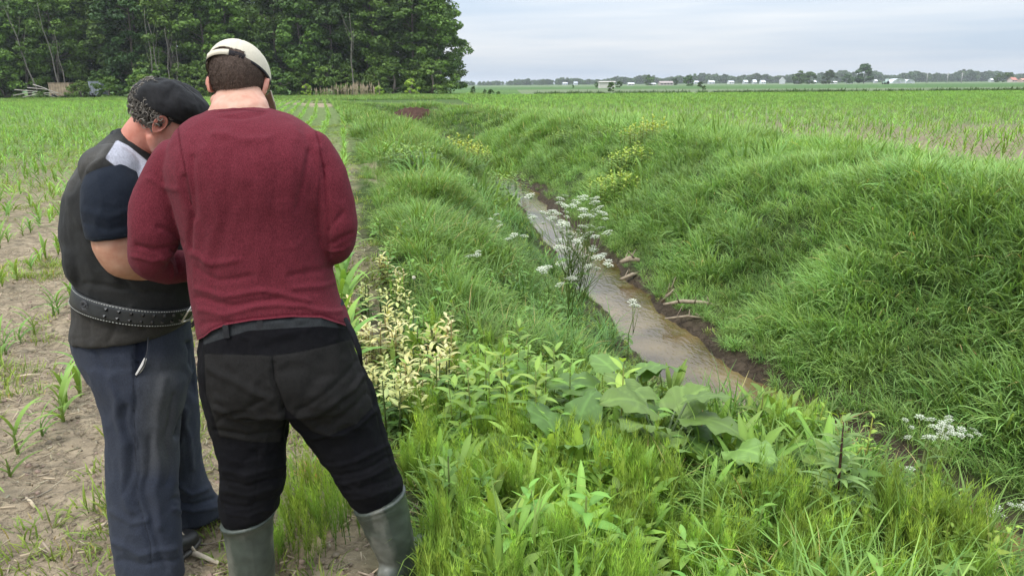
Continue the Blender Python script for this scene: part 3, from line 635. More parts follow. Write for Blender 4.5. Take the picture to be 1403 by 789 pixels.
scatter('reed_grass', 'broad bladed tall grass patches on the verge', 'tall', p, .6+.35*RNG.random(len(p)), .12)
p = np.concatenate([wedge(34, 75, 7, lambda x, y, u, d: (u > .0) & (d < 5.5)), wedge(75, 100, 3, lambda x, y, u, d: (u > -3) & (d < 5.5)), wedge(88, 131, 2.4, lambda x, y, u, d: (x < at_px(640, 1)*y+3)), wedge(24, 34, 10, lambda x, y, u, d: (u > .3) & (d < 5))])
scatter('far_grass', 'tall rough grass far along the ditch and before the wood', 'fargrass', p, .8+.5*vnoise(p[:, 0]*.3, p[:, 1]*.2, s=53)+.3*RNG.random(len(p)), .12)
# horsetail thicket in front
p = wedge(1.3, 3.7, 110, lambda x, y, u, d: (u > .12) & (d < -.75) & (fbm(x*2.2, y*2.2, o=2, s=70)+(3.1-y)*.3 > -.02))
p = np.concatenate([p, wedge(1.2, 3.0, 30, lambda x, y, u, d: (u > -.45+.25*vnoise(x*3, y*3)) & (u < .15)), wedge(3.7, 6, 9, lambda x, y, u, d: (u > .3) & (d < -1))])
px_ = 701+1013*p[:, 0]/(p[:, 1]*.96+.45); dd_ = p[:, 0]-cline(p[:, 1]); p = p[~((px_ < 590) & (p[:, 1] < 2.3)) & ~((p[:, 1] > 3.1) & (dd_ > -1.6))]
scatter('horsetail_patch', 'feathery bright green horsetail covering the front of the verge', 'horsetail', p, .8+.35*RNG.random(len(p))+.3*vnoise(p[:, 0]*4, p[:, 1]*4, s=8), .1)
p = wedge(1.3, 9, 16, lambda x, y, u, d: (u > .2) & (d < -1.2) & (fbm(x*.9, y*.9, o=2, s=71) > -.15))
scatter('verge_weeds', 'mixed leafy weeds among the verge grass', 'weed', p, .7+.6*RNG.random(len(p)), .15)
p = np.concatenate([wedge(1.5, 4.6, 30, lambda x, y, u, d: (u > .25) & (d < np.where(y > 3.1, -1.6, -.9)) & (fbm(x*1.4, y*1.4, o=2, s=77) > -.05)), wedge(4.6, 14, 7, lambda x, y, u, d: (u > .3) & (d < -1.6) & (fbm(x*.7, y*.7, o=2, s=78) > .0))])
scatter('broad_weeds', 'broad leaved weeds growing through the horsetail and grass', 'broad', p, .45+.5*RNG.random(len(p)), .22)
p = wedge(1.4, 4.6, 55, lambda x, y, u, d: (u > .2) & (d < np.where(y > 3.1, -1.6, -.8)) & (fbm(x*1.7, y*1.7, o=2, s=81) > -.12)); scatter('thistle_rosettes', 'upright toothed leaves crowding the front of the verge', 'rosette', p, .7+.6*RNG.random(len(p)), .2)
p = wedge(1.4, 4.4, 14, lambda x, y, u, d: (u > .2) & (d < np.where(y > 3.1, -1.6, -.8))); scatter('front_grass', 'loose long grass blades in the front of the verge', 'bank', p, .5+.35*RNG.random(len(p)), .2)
p = np.concatenate([wedge(2.2, 9, 70, lambda x, y, u, d: (d < -.42) & (d > -2.0) & (y > 1.5)), wedge(9, 22, 25, lambda x, y, u, d: (d < -.4) & (d > -1.6))])
scatter('bank_weeds', 'low light green weeds on the slope down to the stream', 'paleweed', p, (.35+.35*RNG.random(len(p)))*np.where(p[:, 1] < 3.2, 1.5, .72), .25)
p = np.concatenate([wedge(2.5, 14, 12, lambda x, y, u, d: (d > HWX+.02) & (d < HWX+.7) & (fbm(x*2, y*2, o=2, s=75) > .0)), wedge(1.2, 9, 60, lambda x, y, u, d: (u > -1.3) & (u < .5) & (fbm(x*2.2, y*2.2, o=2, s=74)+u*.5 > .05)),
                    wedge(1.3, 9, 70, lambda x, y, u, d: (u < -.3) & (u > -6) & (fbm(x*1.3, y*1.3, o=3, s=76) > .03)), wedge(9, 34, 22, lambda x, y, u, d: (u < .3) & (u > -16) & (fbm(x*1.3, y*1.3, o=3, s=76) > -.05))])
scatter('ground_weeds', 'low yellow-green weeds in patches on the bare soil', 'low', p, .6+.6*RNG.random(len(p)), .2)
# soil litter
p = wedge(1.2, 8, 110, lambda x, y, u, d: u < .35); scatter('straw_litter', 'dry straw and stalk litter strewn on the soil', 'straw', p, .6+.9*RNG.random(len(p)), .25)
p = wedge(1.2, 6, 300, lambda x, y, u, d: u < .3); scatter('soil_clods', 'crumbly clods of soil in the field', 'clod', p, .3+1.1*RNG.random(len(p))**2, .3)
# young corn beyond the countable plants
def rows(y0, y1, step, u0, u1, fn=None, x_lim=.80):
    ys = np.arange(y0, y1, step); out_ = []
    for k in range(int(math.ceil((-.12-u1)/.755)), int((-.12-u0)/.755)+1):
        uu = -.12-.755*k; x = uu-(U(np.zeros_like(ys), ys)); y = ys+RNG.uniform(-.2, .2, len(ys))*step; x = x+RNG.normal(0, .02, len(ys)); m_ = (np.abs(x) < x_lim*y+1.6) & (RNG.random(len(ys)) < .93)
        out_.append(np.stack([x[m_], y[m_]], 1))
    q = np.concatenate(out_); return np.stack([q[:, 0], q[:, 1], height(q[:, 0], q[:, 1])], 1)
ROWROT = math.atan(.217)
p = rows(8.6, 30, .15, -30, 0); scatter('corn_rows', 'rows of young corn in the left field beyond the nearest plants', 'corn', p, .62+.3*RNG.random(len(p)), .08)
p = rows(30, 92, .85, -80, 0); scatter('corn_field_left', 'young corn filling the far part of the left field', 'cornrow', p, .72+.25*RNG.random(len(p)), .04, rot=ROWROT)
# right-hand field
ys = np.arange(5, 119, .85); out_ = []
for k in range(0, 190):
    x = 3.6+k*.755-.217*np.minimum(ys, 1e9)*.5; out_.append(np.stack([x, ys+RNG.uniform(-.2, .2, len(ys))], 1))
q = np.concatenate(out_); dd = q[:, 0]-cline(q[:, 1]); bare = fbm(q[:, 0]*.25, q[:, 1]*.25, o=2, s=90)
kk = (dd > 3.9) & (np.abs(q[:, 0]) < .8*q[:, 1]+2) & ((bare < .53) | (q[:, 1] > 26)); q = q[kk]
p = np.stack([q[:, 0], q[:, 1], height(q[:, 0], q[:, 1])], 1)
scatter('corn_field_right', 'young corn filling the wide field beyond the ditch', 'cornrow', p, .68+.25*RNG.random(len(p)), .04, rot=ROWROT*.5)
p = wedge(95, 130, 1.6, lambda x, y, u, d: (np.abs(y+.12*x-123.5) < 1.6+1.4*vnoise(x*.07, y*0, s=3)) & (x > 4)); scatter('field_edge_grass', 'dark rough grass strip dividing the far fields', 'edge', p, 1.5+1.2*RNG.random(len(p)), .1)
# ---------------------------------------------------------------- plants one can point to
def put_mb(name, mb, loc, rz, mat, label, cat, group=None, s=1):
    o = mb.build(name, mat); o.location = loc; o.rotation_euler = (0, 0, rz); o.scale = (s, s, s); return tag(o, label, cat, group)
def on(x, y, up=0): return Vector((x, y, hz(x, y)+up))
# young corn, the nearest three hundred
ORD = ('first', 'second', 'third', 'fourth', 'fifth', 'sixth', 'seventh', 'eighth', 'ninth', 'tenth', 'eleventh')
cv = []
for i in range(7):                       # variants with a stalk and separate leaves
    H = ru(.30, .42); st = MB(); tube(st, [(0, 0, -.03), (.004, 0, H*.25), (0, .004, H*.5)], [.013, .010, .004], (.14, .24, .07), 6); lf = []; a0 = ru(0, 6.28); n = R.randint(5, 7)
    for k in range(n):
        f = k/(n-1); m_ = MB(); blade(m_, (0, 0, H*(.05+.42*f)), a0+math.pi*(k % 2)+ru(-.3, .3), H*ru(.75, 1.05)*(1-.2*abs(f-.5)), .040*H/.4, .25+.4*(1-f), ru(.9, 1.9)*(1-.3*f), (.10, .20, .045), jit((.17, .33, .075), .12), 8, ru(-.4, .4)); lf.append(m_.mesh('leaf', M['leafv']))
    cv.append((st.mesh('stalk', M['leafv']), lf, MB()))
    for me_ in [None]: pass
cs = [corn_mb(ru(.30, .40), R.randint(5, 6)).mesh('corn_plant', M['leafv']) for i in range(8)]
cnt = 0; spots = []
for k in range(0, 11):
    uu = -.12-.755*k; y = 2.2 if k else 2.9
    while y < 8.6:
        y += .185*ru(.8, 1.3); x = uu-.217*y+R.gauss(0, .018)
        if R.random() < .12 or abs(x) > .72*y+.25: continue
        if math.hypot(x+.55, y-2.25) < .5 or math.hypot(x+1.15, y-2.4) < .45: continue
        spots.append((math.hypot(x, y), x, y, k))
spots.sort(); spots = spots[:300]
for i, (dd, x, y, k) in enumerate(spots):
    part_ = 'nearest stretch' if dd < 4 else 'middle stretch' if dd < 6 else 'farther stretch'
    lab = 'young corn plant in the %s row out from the grassy verge, %s' % (ORD[k], part_); grp = 'young corn plants in rows on the bare soil'
    if i < 60:
        st, lf, _ = cv[i % 7]; t = empty('corn_plant', on(x, y), ru(0, 6.28)); sc1 = ru(.75, 1.15)*(1.15 if k == 0 else .68); t.scale = (sc1,)*3; link('stalk', st, t)
        for q in lf: link('leaf', q, t)
        tag(t, lab, 'corn plant', grp)
    else:
        t = link('corn_plant', cs[i % 8]); t.location = on(x, y); t.rotation_euler = (0, 0, ru(0, 6.28)); t.scale = (ru(.75, 1.15)*(1.2 if k == 0 else .8),)*3; tag(t, lab, 'corn plant', grp)
# burdock: great ruffled leaves on stalks
def burdock_leaf(L, W, droop, colr, seed):
    mb = MB(); ns, nt_ = 16, 12; g = random.Random(seed); ph = g.uniform(0, 6); V = []; C = []
    e0 = 0; x = z = 0.
    for i in range(ns+1):
        s = i/ns; th = -droop*s**1.3+.25; x += math.cos(th)*L/ns if i else 0; z += math.sin(th)*L/ns if i else 0
        w_ = W*.5*(math.sin(math.pi*min(1, (.10+.90*s))**.72))**.75 if s < 1 else .004
        for j in range(nt_+1):
            t_ = j/nt_*2-1; ruf = (.05*math.sin(s*17+ph+t_*2)+.03*math.sin(s*31+ph*2))*W*abs(t_)**2.2
            back = -.16*L*abs(t_)**1.6*(1-s)**2         # heart-shaped base
            V.append((x+back, w_*t_*(1+.025*math.sin(s*19+ph)), z+.10*W*abs(t_)**1.2-.10*W*abs(t_)**2.4+ruf))
            vein = max(math.exp(-(t_/.06)**2), .75*math.exp(-(((s*6-abs(t_)*2.2) % 1-.5)/.09)**2)*(abs(t_) < .9)); C.append(tuple(colr[q]*(1+.45*vein) for q in range(3)))
    mb.add(V, [(i*(nt_+1)+j, (i+1)*(nt_+1)+j, (i+1)*(nt_+1)+j+1, i*(nt_+1)+j+1) for i in range(ns) for j in range(nt_)], C); return mb
M['burdock'] = m_leaf('burdock_leaf', var=.1, patch=.0, trans=.18, rough=.5, spec=.35)
def burdock(px, py, n, s, label, seed, up=.0):
    p = G(px, py); g = random.Random(seed); t = empty('burdock_plant', p); tag(t, label, 'burdock')
    for i in range(n):
        a = i*2.4+g.uniform(-.4, .4); r_ = s*g.uniform(.08, .22)*(.6+.4*i/n); h = s*g.uniform(.13, .29)*(1.2-.5*i/n)+up; L = s*g.uniform(.20, .33); tip = Vector((r_*math.cos(a), r_*math.sin(a), h))
        c = g.choice(((.12, .20, .042), (.14, .235, .05), (.18, .28, .062), (.105, .18, .038)))
        mb = burdock_leaf(L, L*g.uniform(.78, .95), g.uniform(.45, 1.0), c, seed*20+i); M4 = Matrix.Translation(tip) @ Matrix.Rotation(a, 4, 'Z') @ Matrix.Rotation(-g.uniform(.0, .55), 4, 'Y') @ Matrix.Rotation(g.uniform(-.35, .35), 4, 'X')
        mb.xf(M4); me_ = mb.mesh('leaf', M['burdock']); o = link('leaf', me_, t)
        sb = MB(); tube(sb, [(0, 0, 0), tuple(tip*.55+Vector((0, 0, .03))), tuple(tip)], [.008, .007, .005], (.14, .20, .09), 6); sb2 = sb.mesh('stalk', M['burdock']); link('stalk', sb2, t)
burdock(905, 640, 9, .88, 'large burdock with broad pale ruffled leaves hanging over the slope', 1, .08)
burdock(990, 665, 7, .68, 'burdock lowest on the slope beside the stream edge plants', 2)
burdock(775, 655, 6, .80, 'dark leaved burdock half hidden under the leafy weeds', 3)
burdock(655, 655, 4, .75, 'small burdock at the left, behind the horsetail', 4)
burdock(850, 600, 6, .78, 'upright burdock with the lightest leaves at the top of the clump', 5, .10)
# leafy upright weeds
lw = [broadweed_mb(ru(.40, .55), 17, .16, .05, (.10, .20, .045), .9, .7, (.15, .27, .06)) for i in range(5)]
for i, (px, py) in enumerate(((640, 560), (668, 548), (695, 560), (722, 545), (745, 565), (700, 590), (672, 590), (650, 600), (735, 595), (760, 540), (625, 585), (780, 575), (712, 525), (600, 560))):
    p = G(px, py+40); put_mb('leafy_weed', lw[i % 5], p, ru(0, 6), M['leafv'], 'tall weed with long pointed leaves in the thicket left of the burdock', 'weed', 'tall leafy weeds in front of the grass')
sw = [broadweed_mb(ru(.45, .55), 13, .17, .055, (.14, .25, .055), .5, .6, (.22, .36, .08)) for i in range(2)]
put_mb('leafy_weed', sw[0], G(848, 640), 1.0, M['leafv'], 'light yellow-green weed with wide leaves rising in front of the burdock', 'weed')
put_mb('leafy_weed', sw[1], G(690, 600), 2.0, M['leafv'], 'light green weed with a pale reddish top above the thicket', 'weed')
def bushy(H, c, top):
    mb = MB()
    for k in range(4): m_ = broadweed_mb(H*ru(.7, 1.05), 15, .085, .032, c, .8, .7, top); mb.merge(m_, (ru(-.06, .06), ru(-.06, .06), 0), ru(0, 6))
    return mb
# bleached, yellowing plants by the man in red
yw = [bushy(ru(.26, .38), (.09, .16, .04), (.47, .49, .19)) for i in range(4)]+[bushy(ru(.22, .34), (.24, .26, .08), (.56, .53, .26)) for i in range(4)]
M['pale'] = m_leaf('pale_leaf', var=.12, patch=0, trans=.25, rough=.6)
yp = [(515, 395), (540, 380), (552, 400), (528, 420), (500, 440), (508, 465), (525, 455), (545, 430), (520, 490), (538, 505), (556, 480), (575, 470), (590, 485), (600, 500), (560, 510), (578, 530), (548, 540), (562, 555), (596, 520), (585, 460), (610, 475), (540, 360), (530, 340), (490, 480), (500, 505), (512, 520), (532, 560), (575, 500), (555, 455), (605, 455), (480, 400), (472, 420), (484, 445), (630, 500), (565, 440), (495, 380)]
for i, (px, py) in enumerate(yp):
    p = G(px+ru(-4, 4), py+52); put_mb('yellowed_weed', yw[i % 8], p, ru(0, 6), M['pale'], 'pale yellow bleached weed right of the man in red', 'weed', 'yellowed weeds beside the man in the red shirt', ru(.8, 1.2))
# white umbelled plants
def umbel(mb, c, nrm, rad, seed):
    g = random.Random(seed); n_ = Vector(nrm).normalized(); a = n_.orthogonal().normalized(); b_ = n_.cross(a); foot = c-n_*rad*.8
    for i in range(15):
        r_ = rad*math.sqrt((i+.5)/15); t_ = i*2.4; q = c+a*r_*math.cos(t_)+b_*r_*math.sin(t_)-n_*(r_*r_/rad*.3)
        tube(mb, [foot, q], .0011, (.16, .24, .08), 3)
        for k in range(7):
            rr = rad*.19*math.sqrt(k/7); tt = k*2.4; w_ = q+a*rr*math.cos(tt)+b_*rr*math.sin(tt)+n_*g.uniform(0, .004); s_ = rad*.075*g.uniform(.7, 1.2); u_ = g.uniform(0, 1.5); e1 = (a*math.cos(u_)+b_*math.sin(u_))*s_; e2 = (b_*math.cos(u_)-a*math.sin(u_))*s_
            mb.add([tuple(w_+e1), tuple(w_+e2), tuple(w_-e1), tuple(w_-e2)], [(0, 1, 2, 3)], (.62, .64, .50))
def umbellifer(name, base, tips, label, seed, rad=.045, group=None, leaves=6):
    g = random.Random(seed); t = empty(name, base); tag(t, label, 'wildflower', group); b0 = Vector(base); st = MB(); zt = max(p.z for p in tips); main = Vector((sum(p.x for p in tips)/len(tips), sum(p.y for p in tips)/len(tips), zt))
    nst = min(4, max(1, len(tips)//9)); stems = []
    for i in range(nst):
        q = [b0+Vector((g.uniform(-.06, .06), g.uniform(-.06, .06), -.02)), b0.lerp(main, .5)+Vector((g.uniform(-.08, .08), g.uniform(-.05, .05), 0)), b0.lerp(main, .92)+Vector((g.uniform(-.2, .2), g.uniform(-.1, .1), 0))]; stems.append(q)
        tube(st, [tuple(a-b0) for a in q], [.0055, .0045, .0025], (.12, .19, .06), 5)
    for i, p in enumerate(tips):
        q = stems[i % nst]; f = g.uniform(.62, .95); hgt = (p.z-b0.z)*f*.8; a = q[0].lerp(q[2], min(.95, max(.1, hgt/max(.05, q[2].z-q[0].z)))); mid = a.lerp(p, .5)+Vector((p.x-a.x, p.y-a.y, 0))*.15
        tube(st, [tuple(a-b0), tuple(mid-b0), tuple(p-Vector((0, 0, rad*.8))-b0)], [.003, .0022, .0016], (.14, .22, .07), 4)
        ub = MB(); umbel(ub, p-b0, (g.uniform(-.35, .35), g.uniform(-.5, .1), 1), rad*g.uniform(.7, 1.25), seed*99+i); link('flower_head', ub.mesh('flower_head', M['petal']), t)
    link('stem', st.mesh('stem', M['leafv']), t); lf = MB()
    for i in range(leaves): f = g.uniform(.1, .6); a_ = g.uniform(0, 6.28); leaf(lf, tuple((main-b0)*f), a_, .5, .18, .05, 1.0, (.10, .19, .04)); [leaf(lf, tuple((main-b0)*f+Vector((math.cos(a_)*.09, math.sin(a_)*.09, .03))), a_+w_, .2, .09, .03, .6, (.11, .21, .05)) for w_ in (-.9, .9)]
    link('leaf', lf.mesh('leaf', M['leafv']), t)
g = random.Random(8); tips = []
for (cx_, cy_, rx_, ry_, n_) in ((790, 275, 28, 8, 7), (775, 300, 38, 12, 8), (800, 318, 34, 12, 8), (775, 332, 22, 8, 3), (816, 345, 16, 10, 5), (790, 360, 28, 8, 3), (828, 355, 8, 8, 2), (725, 268, 3, 3, 1), (732, 296, 3, 3, 1), (812, 290, 20, 9, 5), (770, 380, 16, 10, 2)):
    for i in range(int(n_*2.2+.5)): tips.append(P(cx_+g.uniform(-rx_, rx_), cy_+g.uniform(-ry_, ry_), 6.4+g.uniform(-.3, .3)))
umbellifer('cow_parsley', on(.52, 6.45), tips, 'tall cow parsley with many white flower heads above the stream', 1, .038)
for i, (px, Y, lab) in enumerate(((1268, 3.95, 'white flowered umbel plant low on the slope left of its neighbour'), (1312, 3.9, 'white flowered umbel plant with the widest heads by the muddy bank'), (1385, 3.35, 'white flowered umbel plant cut by the right edge of the view'), (1235, 3.7, 'small umbel plant with a few white heads beside the dark stemmed weed'))):
    tips = [P(px+g.uniform(-32, 32), (585, 590, 692, 650)[i]+g.uniform(-16, 14), Y+g.uniform(-.12, .12)) for k in range((13, 16, 10, 8)[i])]; b_ = P(px, 640, Y); umbellifer('cow_parsley', on(b_.x-.05, Y), tips, lab, 11+i, .023)
for i, (px, py, Y, n_, sp) in enumerate(((645, 255, 15, 9, 26), (628, 240, 17, 6, 16), (668, 300, 9.5, 4, 22), (640, 308, 9.2, 3, 18), (705, 325, 7.5, 4, 14), (735, 365, 6, 4, 18), (655, 345, 6.8, 3, 14), (612, 340, 7.6, 2, 12), (868, 415, 6.9, 3, 12))):
    tips = [P(px+g.uniform(-sp, sp), py+g.uniform(-sp*.4, sp*.4), Y+g.uniform(-.2, .2)) for k in range(n_)]; b_ = P(px, py, Y)
    umbellifer('cow_parsley', on(b_.x, Y), tips, 'low cow parsley ' + ('beyond the tall one, where the ditch bends', 'farthest of all, left of the bend in the ditch', 'halfway between the tall one and the bend', 'on the verge left of the one halfway to the bend', 'just behind and left of the tall cow parsley', 'right at the left foot of the tall cow parsley', 'left of the tall cow parsley, level with its top', 'alone in the middle of the verge grass', 'right of the tall cow parsley, over the water')[i], 31+i, .038, 'low cow parsley scattered over the verge', 3)
# dark stemmed mugwort
p = G(1140, 745); top = P(1156, 578, p.y); H = top.z-p.z; t = empty('mugwort', p); tag(t, 'tall weed with dark purple stem and cut green leaves above the slope', 'weed')
dx = top.x-p.x; b = MB(); tube(b, [(0, 0, 0), (dx*.2, 0, H*.35), (dx*.6, 0, H*.7), (dx, 0, H)], [.0075, .0065, .005, .002], (.075, .035, .035), 7); link('stem', b.mesh('stem', M['leafv']), t)
for i in range(22):
    f = .10+.90*i/21; b = MB(); a = i*2.4; bx_ = (dx*f, 0, H*f); L = (.17*(1.1-.5*f) if f < .88 else .085)*ru(.8, 1.15)
    for w_, ll in ((0, 1), (-.55, .72), (.55, .72), (-1.0, .45), (1.0, .45)): leaf(b, bx_, a+w_, .35+.5*f, L*ll, L*.17, .9, jit((.15, .26, .09), .1), 4)
    link('leaf', b.mesh('leaf', M['leafv']), t)
# dandelion clocks
M['fluff'] = m_leaf('seed_fluff', var=.05, patch=0, trans=.4)
for i, (px, py, lab) in enumerate(((662, 430, 'round white dandelion clock above the leafy weeds'), (567, 380, 'white dandelion clock beside the yellowed weeds'), (776, 612, 'tiny white dandelion clock low among the burdock'), (1262, 655, 'tiny white seed head on the slope by the mugwort'))):
    gp = G(px, py+38); c = P(px, py, gp.y); b0 = Vector((c.x, gp.y, hz(c.x, gp.y))); t = empty('dandelion_clock', b0); tag(t, lab, 'dandelion'); b = MB(); q = c-b0; tube(b, [(0, 0, 0), (.01, 0, q.z*.5), tuple(q)], .002, (.2, .25, .1), 5); link('stem', b.mesh('stem', M['leafv']), t); b = MB(); gg = np.random.default_rng(i); r0 = .015 if i < 2 else .010
    for k in range(220):
        d_ = gg.normal(0, 1, 3); d_ /= np.linalg.norm(d_); e1 = np.cross(d_, [.3, .5, .8]); e1 /= np.linalg.norm(e1); e2 = np.cross(d_, e1); w0 = np.array(q)+d_*r0; b.add([np.array(q), w0+e1*.004, w0-e1*.004, w0+e2*.004], [(0, 1, 2), (1, 3, 2)], (.72, .72, .68))
    link('seed_head', b.mesh('seed_head', M['fluff']), t)
# drift wood and mud debris on the far waterline
def stick(px, py, pts, rad, label, colr=(.40, .33, .25), name='driftwood', up=.03, Y=None, twigs=2):
    p = G(px, py) if Y is None else on(P(px, py, Y).x, Y); t = empty(name, p+Vector((0, 0, up))); tag(t, label, 'branch'); b = MB(); tube(b, pts, rad, colr, 8); link('branch', b.mesh('branch', M['wood']), t)
    for k in range(twigs):
        f = (k+1)/(twigs+1); a = Vector(pts[0]).lerp(Vector(pts[-1]), f); b = MB(); tube(b, [tuple(a), tuple(a+Vector((ru(-.1, .1), ru(-.1, .1), ru(.06, .16))))], [rad[1]*.5, .003], colr, 5); link('twig', b.mesh('twig', M['wood']), t)
def wl(y, d): return cline(y)+d
stick(0, 0, [(-.30, 0, .02), (-.1, .02, .05), (.15, -.02, .06), (.36, -.06, .02)], [.018, .026, .024, .012], 'pale bleached stick lying across the muddy waterline', (.44, .37, .28), Y=9.0) if False else None
for (y, d_, pts, rad, lab, up) in ((8.9, .62, [(-.34, .0, .03), (-.1, .03, .06), (.15, .0, .05), (.42, -.08, .01)], [.014, .026, .026, .012], 'long bleached stick lying on the muddy waterline', .06), (8.7, .50, [(-.28, -.05, .02), (0, -.02, .04), (.3, -.1, .03)], [.010, .016, .008], 'thin brown stick below the long bleached stick', .04), (9.3, .52, [(-.1, .1, 0), (-.02, .02, .12), (.02, -.02, .20)], [.02, .018, .008], 'short upright snag beside the long bleached stick', .02),
                               (11.2, .50, [(-.14, 0, .04), (0, .02, .09), (.16, 0, .07)], [.03, .05, .035], 'pale stump of wood farther up the waterline', .08), (10.8, .45, [(-.2, -.1, 0), (0, 0, .05), (.12, .12, .02)], [.02, .03, .012], 'dark wet branch below the pale stump', .02)):
    p = on(float(wl(y, d_)), y, up); t = empty('driftwood', p); tag(t, lab, 'branch'); b = MB(); tube(b, pts, rad, (.30, .24, .17) if 'bleached' in lab or 'pale' in lab else (.16, .11, .08), 8); link('branch', b.mesh('branch', M['wood']), t)
    for k in range(3): a = Vector(pts[0]).lerp(Vector(pts[-1]), (k+1)/4)+Vector((0, 0, .03)); b = MB(); tube(b, [tuple(a), tuple(a+Vector((ru(-.12, .12), ru(-.1, .1), ru(.05, .16))))], [rad[1]*.4, .003], (.3, .23, .17), 5); link('twig', b.mesh('twig', M['wood']), t)
stick(268, 765, [(-.09, .05, .012), (0, 0, .018), (.11, -.05, .012)], [.008, .011, .007], 'light dry stick lying on the soil between the men', (.50, .42, .32), up=.0, twigs=1)
def stalk(px, py, L, a, lab): p = G(px, py); t = empty('corn_stalk', p); tag(t, lab, 'stalk'); b = MB(); tube(b, [(0, 0, .008), (L*.5*math.cos(a), L*.5*math.sin(a), .014), (L*math.cos(a), L*math.sin(a), .006)], [.006, .008, .005], (.47, .38, .26), 6); link('stalk', b.mesh('stalk', M['wood']), t)
stalk(120, 730, .16, .6, 'pale dry stalk lying on the bare soil at lower left'); stalk(50, 705, .12, 2.4, 'short dry stalk on the soil left of the pale stalk'); stalk(20, 520, .14, .3, 'dry stalk between the nearest corn rows')
# reddish dry tuft between the legs
b = grass_clump(60, .13, .004, .07, 1.0, (.30, .16, .08), (.50, .30, .17), 0, .9); put_mb('dry_tuft', b, G(436, 652), 0, M['leaf'], 'orange-brown dry tuft on the ground behind the right boot', 'grass tuft')
# leafy mounds on the ditch banks
def mound(seed, c, top, n=34, rad=.5, H=.55):
    mb = MB(); st = [broadweed_mb(H*ru(.7, 1), 13, .13, .05, c, .8, .7, top) for i in range(4)]
    for k in range(n): a = k*2.4; q = rad*math.sqrt(k/n); mb.merge(st[k % 4], (q*math.cos(a), q*math.sin(a), 0), ru(0, 6), 1.05-.45*(q/rad)**2)
    return mb.mesh('leafy_mound', M['leafv'])
mv = [mound(1, (.13, .21, .04), (.24, .33, .06)), mound(2, (.07, .14, .035), (.13, .22, .05))]
for (px, Y, s_, v, lab) in ((628, 26, 2.3, 0, 'yellow-green bush at the bend of the ditch'), (648, 29, 1.9, 0, 'smaller yellow-green bush behind the one at the bend'), (690, 19.5, 1.5, 1, 'dark rounded bush hiding the upstream end of the water'), (852, 15.2, 1.5, 0, 'pale green leafy bush lowest in the row on the right bank rim'), (872, 16.4, 1.5, 0, 'pale green leafy bush in the middle of the rim row'), (893, 17.8, 1.6, 0, 'pale green leafy bush at the top of the rim row'),
                            (775, 24, 1.3, 1, 'dark green bush on the right bank beyond the pale rim bushes'), (835, 21, 1.2, 1, 'dark green bush at the field edge behind the pale rim bushes'), (735, 27, 1.3, 1, 'mid green bush far along the right bank'), (563, 15.5, 1.5, 1, 'broad dark green bush on the left verge below the bare earth')):
    x = P(px, 200, Y).x; o = link('leafy_bush', mv[v]); o.location = on(x, Y); o.rotation_euler = (0, 0, ru(0, 6)); o.scale = (s_, s_, s_*.8); tag(o, lab, 'bush')
# ---------------------------------------------------------------- people
def catmull(a, sub):
    a = np.asarray(a, float); n = len(a)
    if n < 3: return np.array([a[0]*(1-t)+a[-1]*t for t in np.linspace(0, 1, sub+1)])
    q = np.concatenate([[2*a[0]-a[1]], a, [2*a[-1]-a[-2]]]); o = []
    for i in range(n-1):
        p0, p1, p2, p3 = q[i:i+4]
        for k in range(sub):
            t = k/sub; o.append(.5*((2*p1)+(-p0+p2)*t+(2*p0-5*p1+4*p2-p3)*t*t+(-p0+3*p1-3*p2+p3)*t**3))
    o.append(a[-1]); return np.array(o)
def loft(mb, secs, n=28, sub=4, sup=2.0, col=(1, 1, 1), grow=0.0):
    """closed volume through sections (centre, half-axis A, half-axis B)"""
    S = catmull([np.concatenate([np.array(s[0]), np.array(s[1]), np.array(s[2])]) for s in secs], sub); v = []
    th = np.arange(n)*2*np.pi/n; c = np.cos(th); s = np.sin(th); c = np.sign(c)*np.abs(c)**(2/sup); s = np.sign(s)*np.abs(s)**(2/sup)
    for q in S:
        A = q[3:6]; B = q[6:9]; A = A*(1+grow/max(1e-4, np.linalg.norm(A))); B = B*(1+grow/max(1e-4, np.linalg.norm(B)))
        v.append(q[:3]+np.outer(c, A)+np.outer(s, B))
    m_ = len(v); v = np.concatenate(v)
    f = [(i*n+k, i*n+(k+1) % n, (i+1)*n+(k+1) % n, (i+1)*n+k) for i in range(m_-1) for k in range(n)]+[tuple(range(n))[::-1], tuple((m_-1)*n+k for k in range(n))]
    mb.add(v, f, col)
def limb(mb, pts, rad, ref=(0, 1, 0), n=20, sub=4, grow=0.0, ends=True):
    """tapered limb along points; rad = radius or (ra, rb)"""
    pts = [Vector(p) for p in pts]; S = []; ref = Vector(ref)
    for i, p in enumerate(pts):
        t = (pts[min(i+1, len(pts)-1)]-pts[max(i-1, 0)]).normalized(); r = rad[i]; ra, rb = (r if hasattr(r, '__len__') else (r, r))
        a = ref-t*ref.dot(t); a = a.normalized() if a.length > 1e-4 else Vector((1, 0, 0)); b_ = t.cross(a)
        S.append((p, a*ra, b_*rb))
    if ends:
        c, A, B = S[0]; t = (pts[0]-pts[1]).normalized(); m_ = .5*(A.length+B.length)
        S = [(c+t*m_*.75, A*.45, B*.45)]+S
        c, A, B = S[-1]; t = (pts[-1]-pts[-2]).normalized(); m_ = .5*(A.length+B.length); S = S+[(c+t*m_*.75, A*.45, B*.45)]
    loft(mb, S, n, sub, grow=grow)
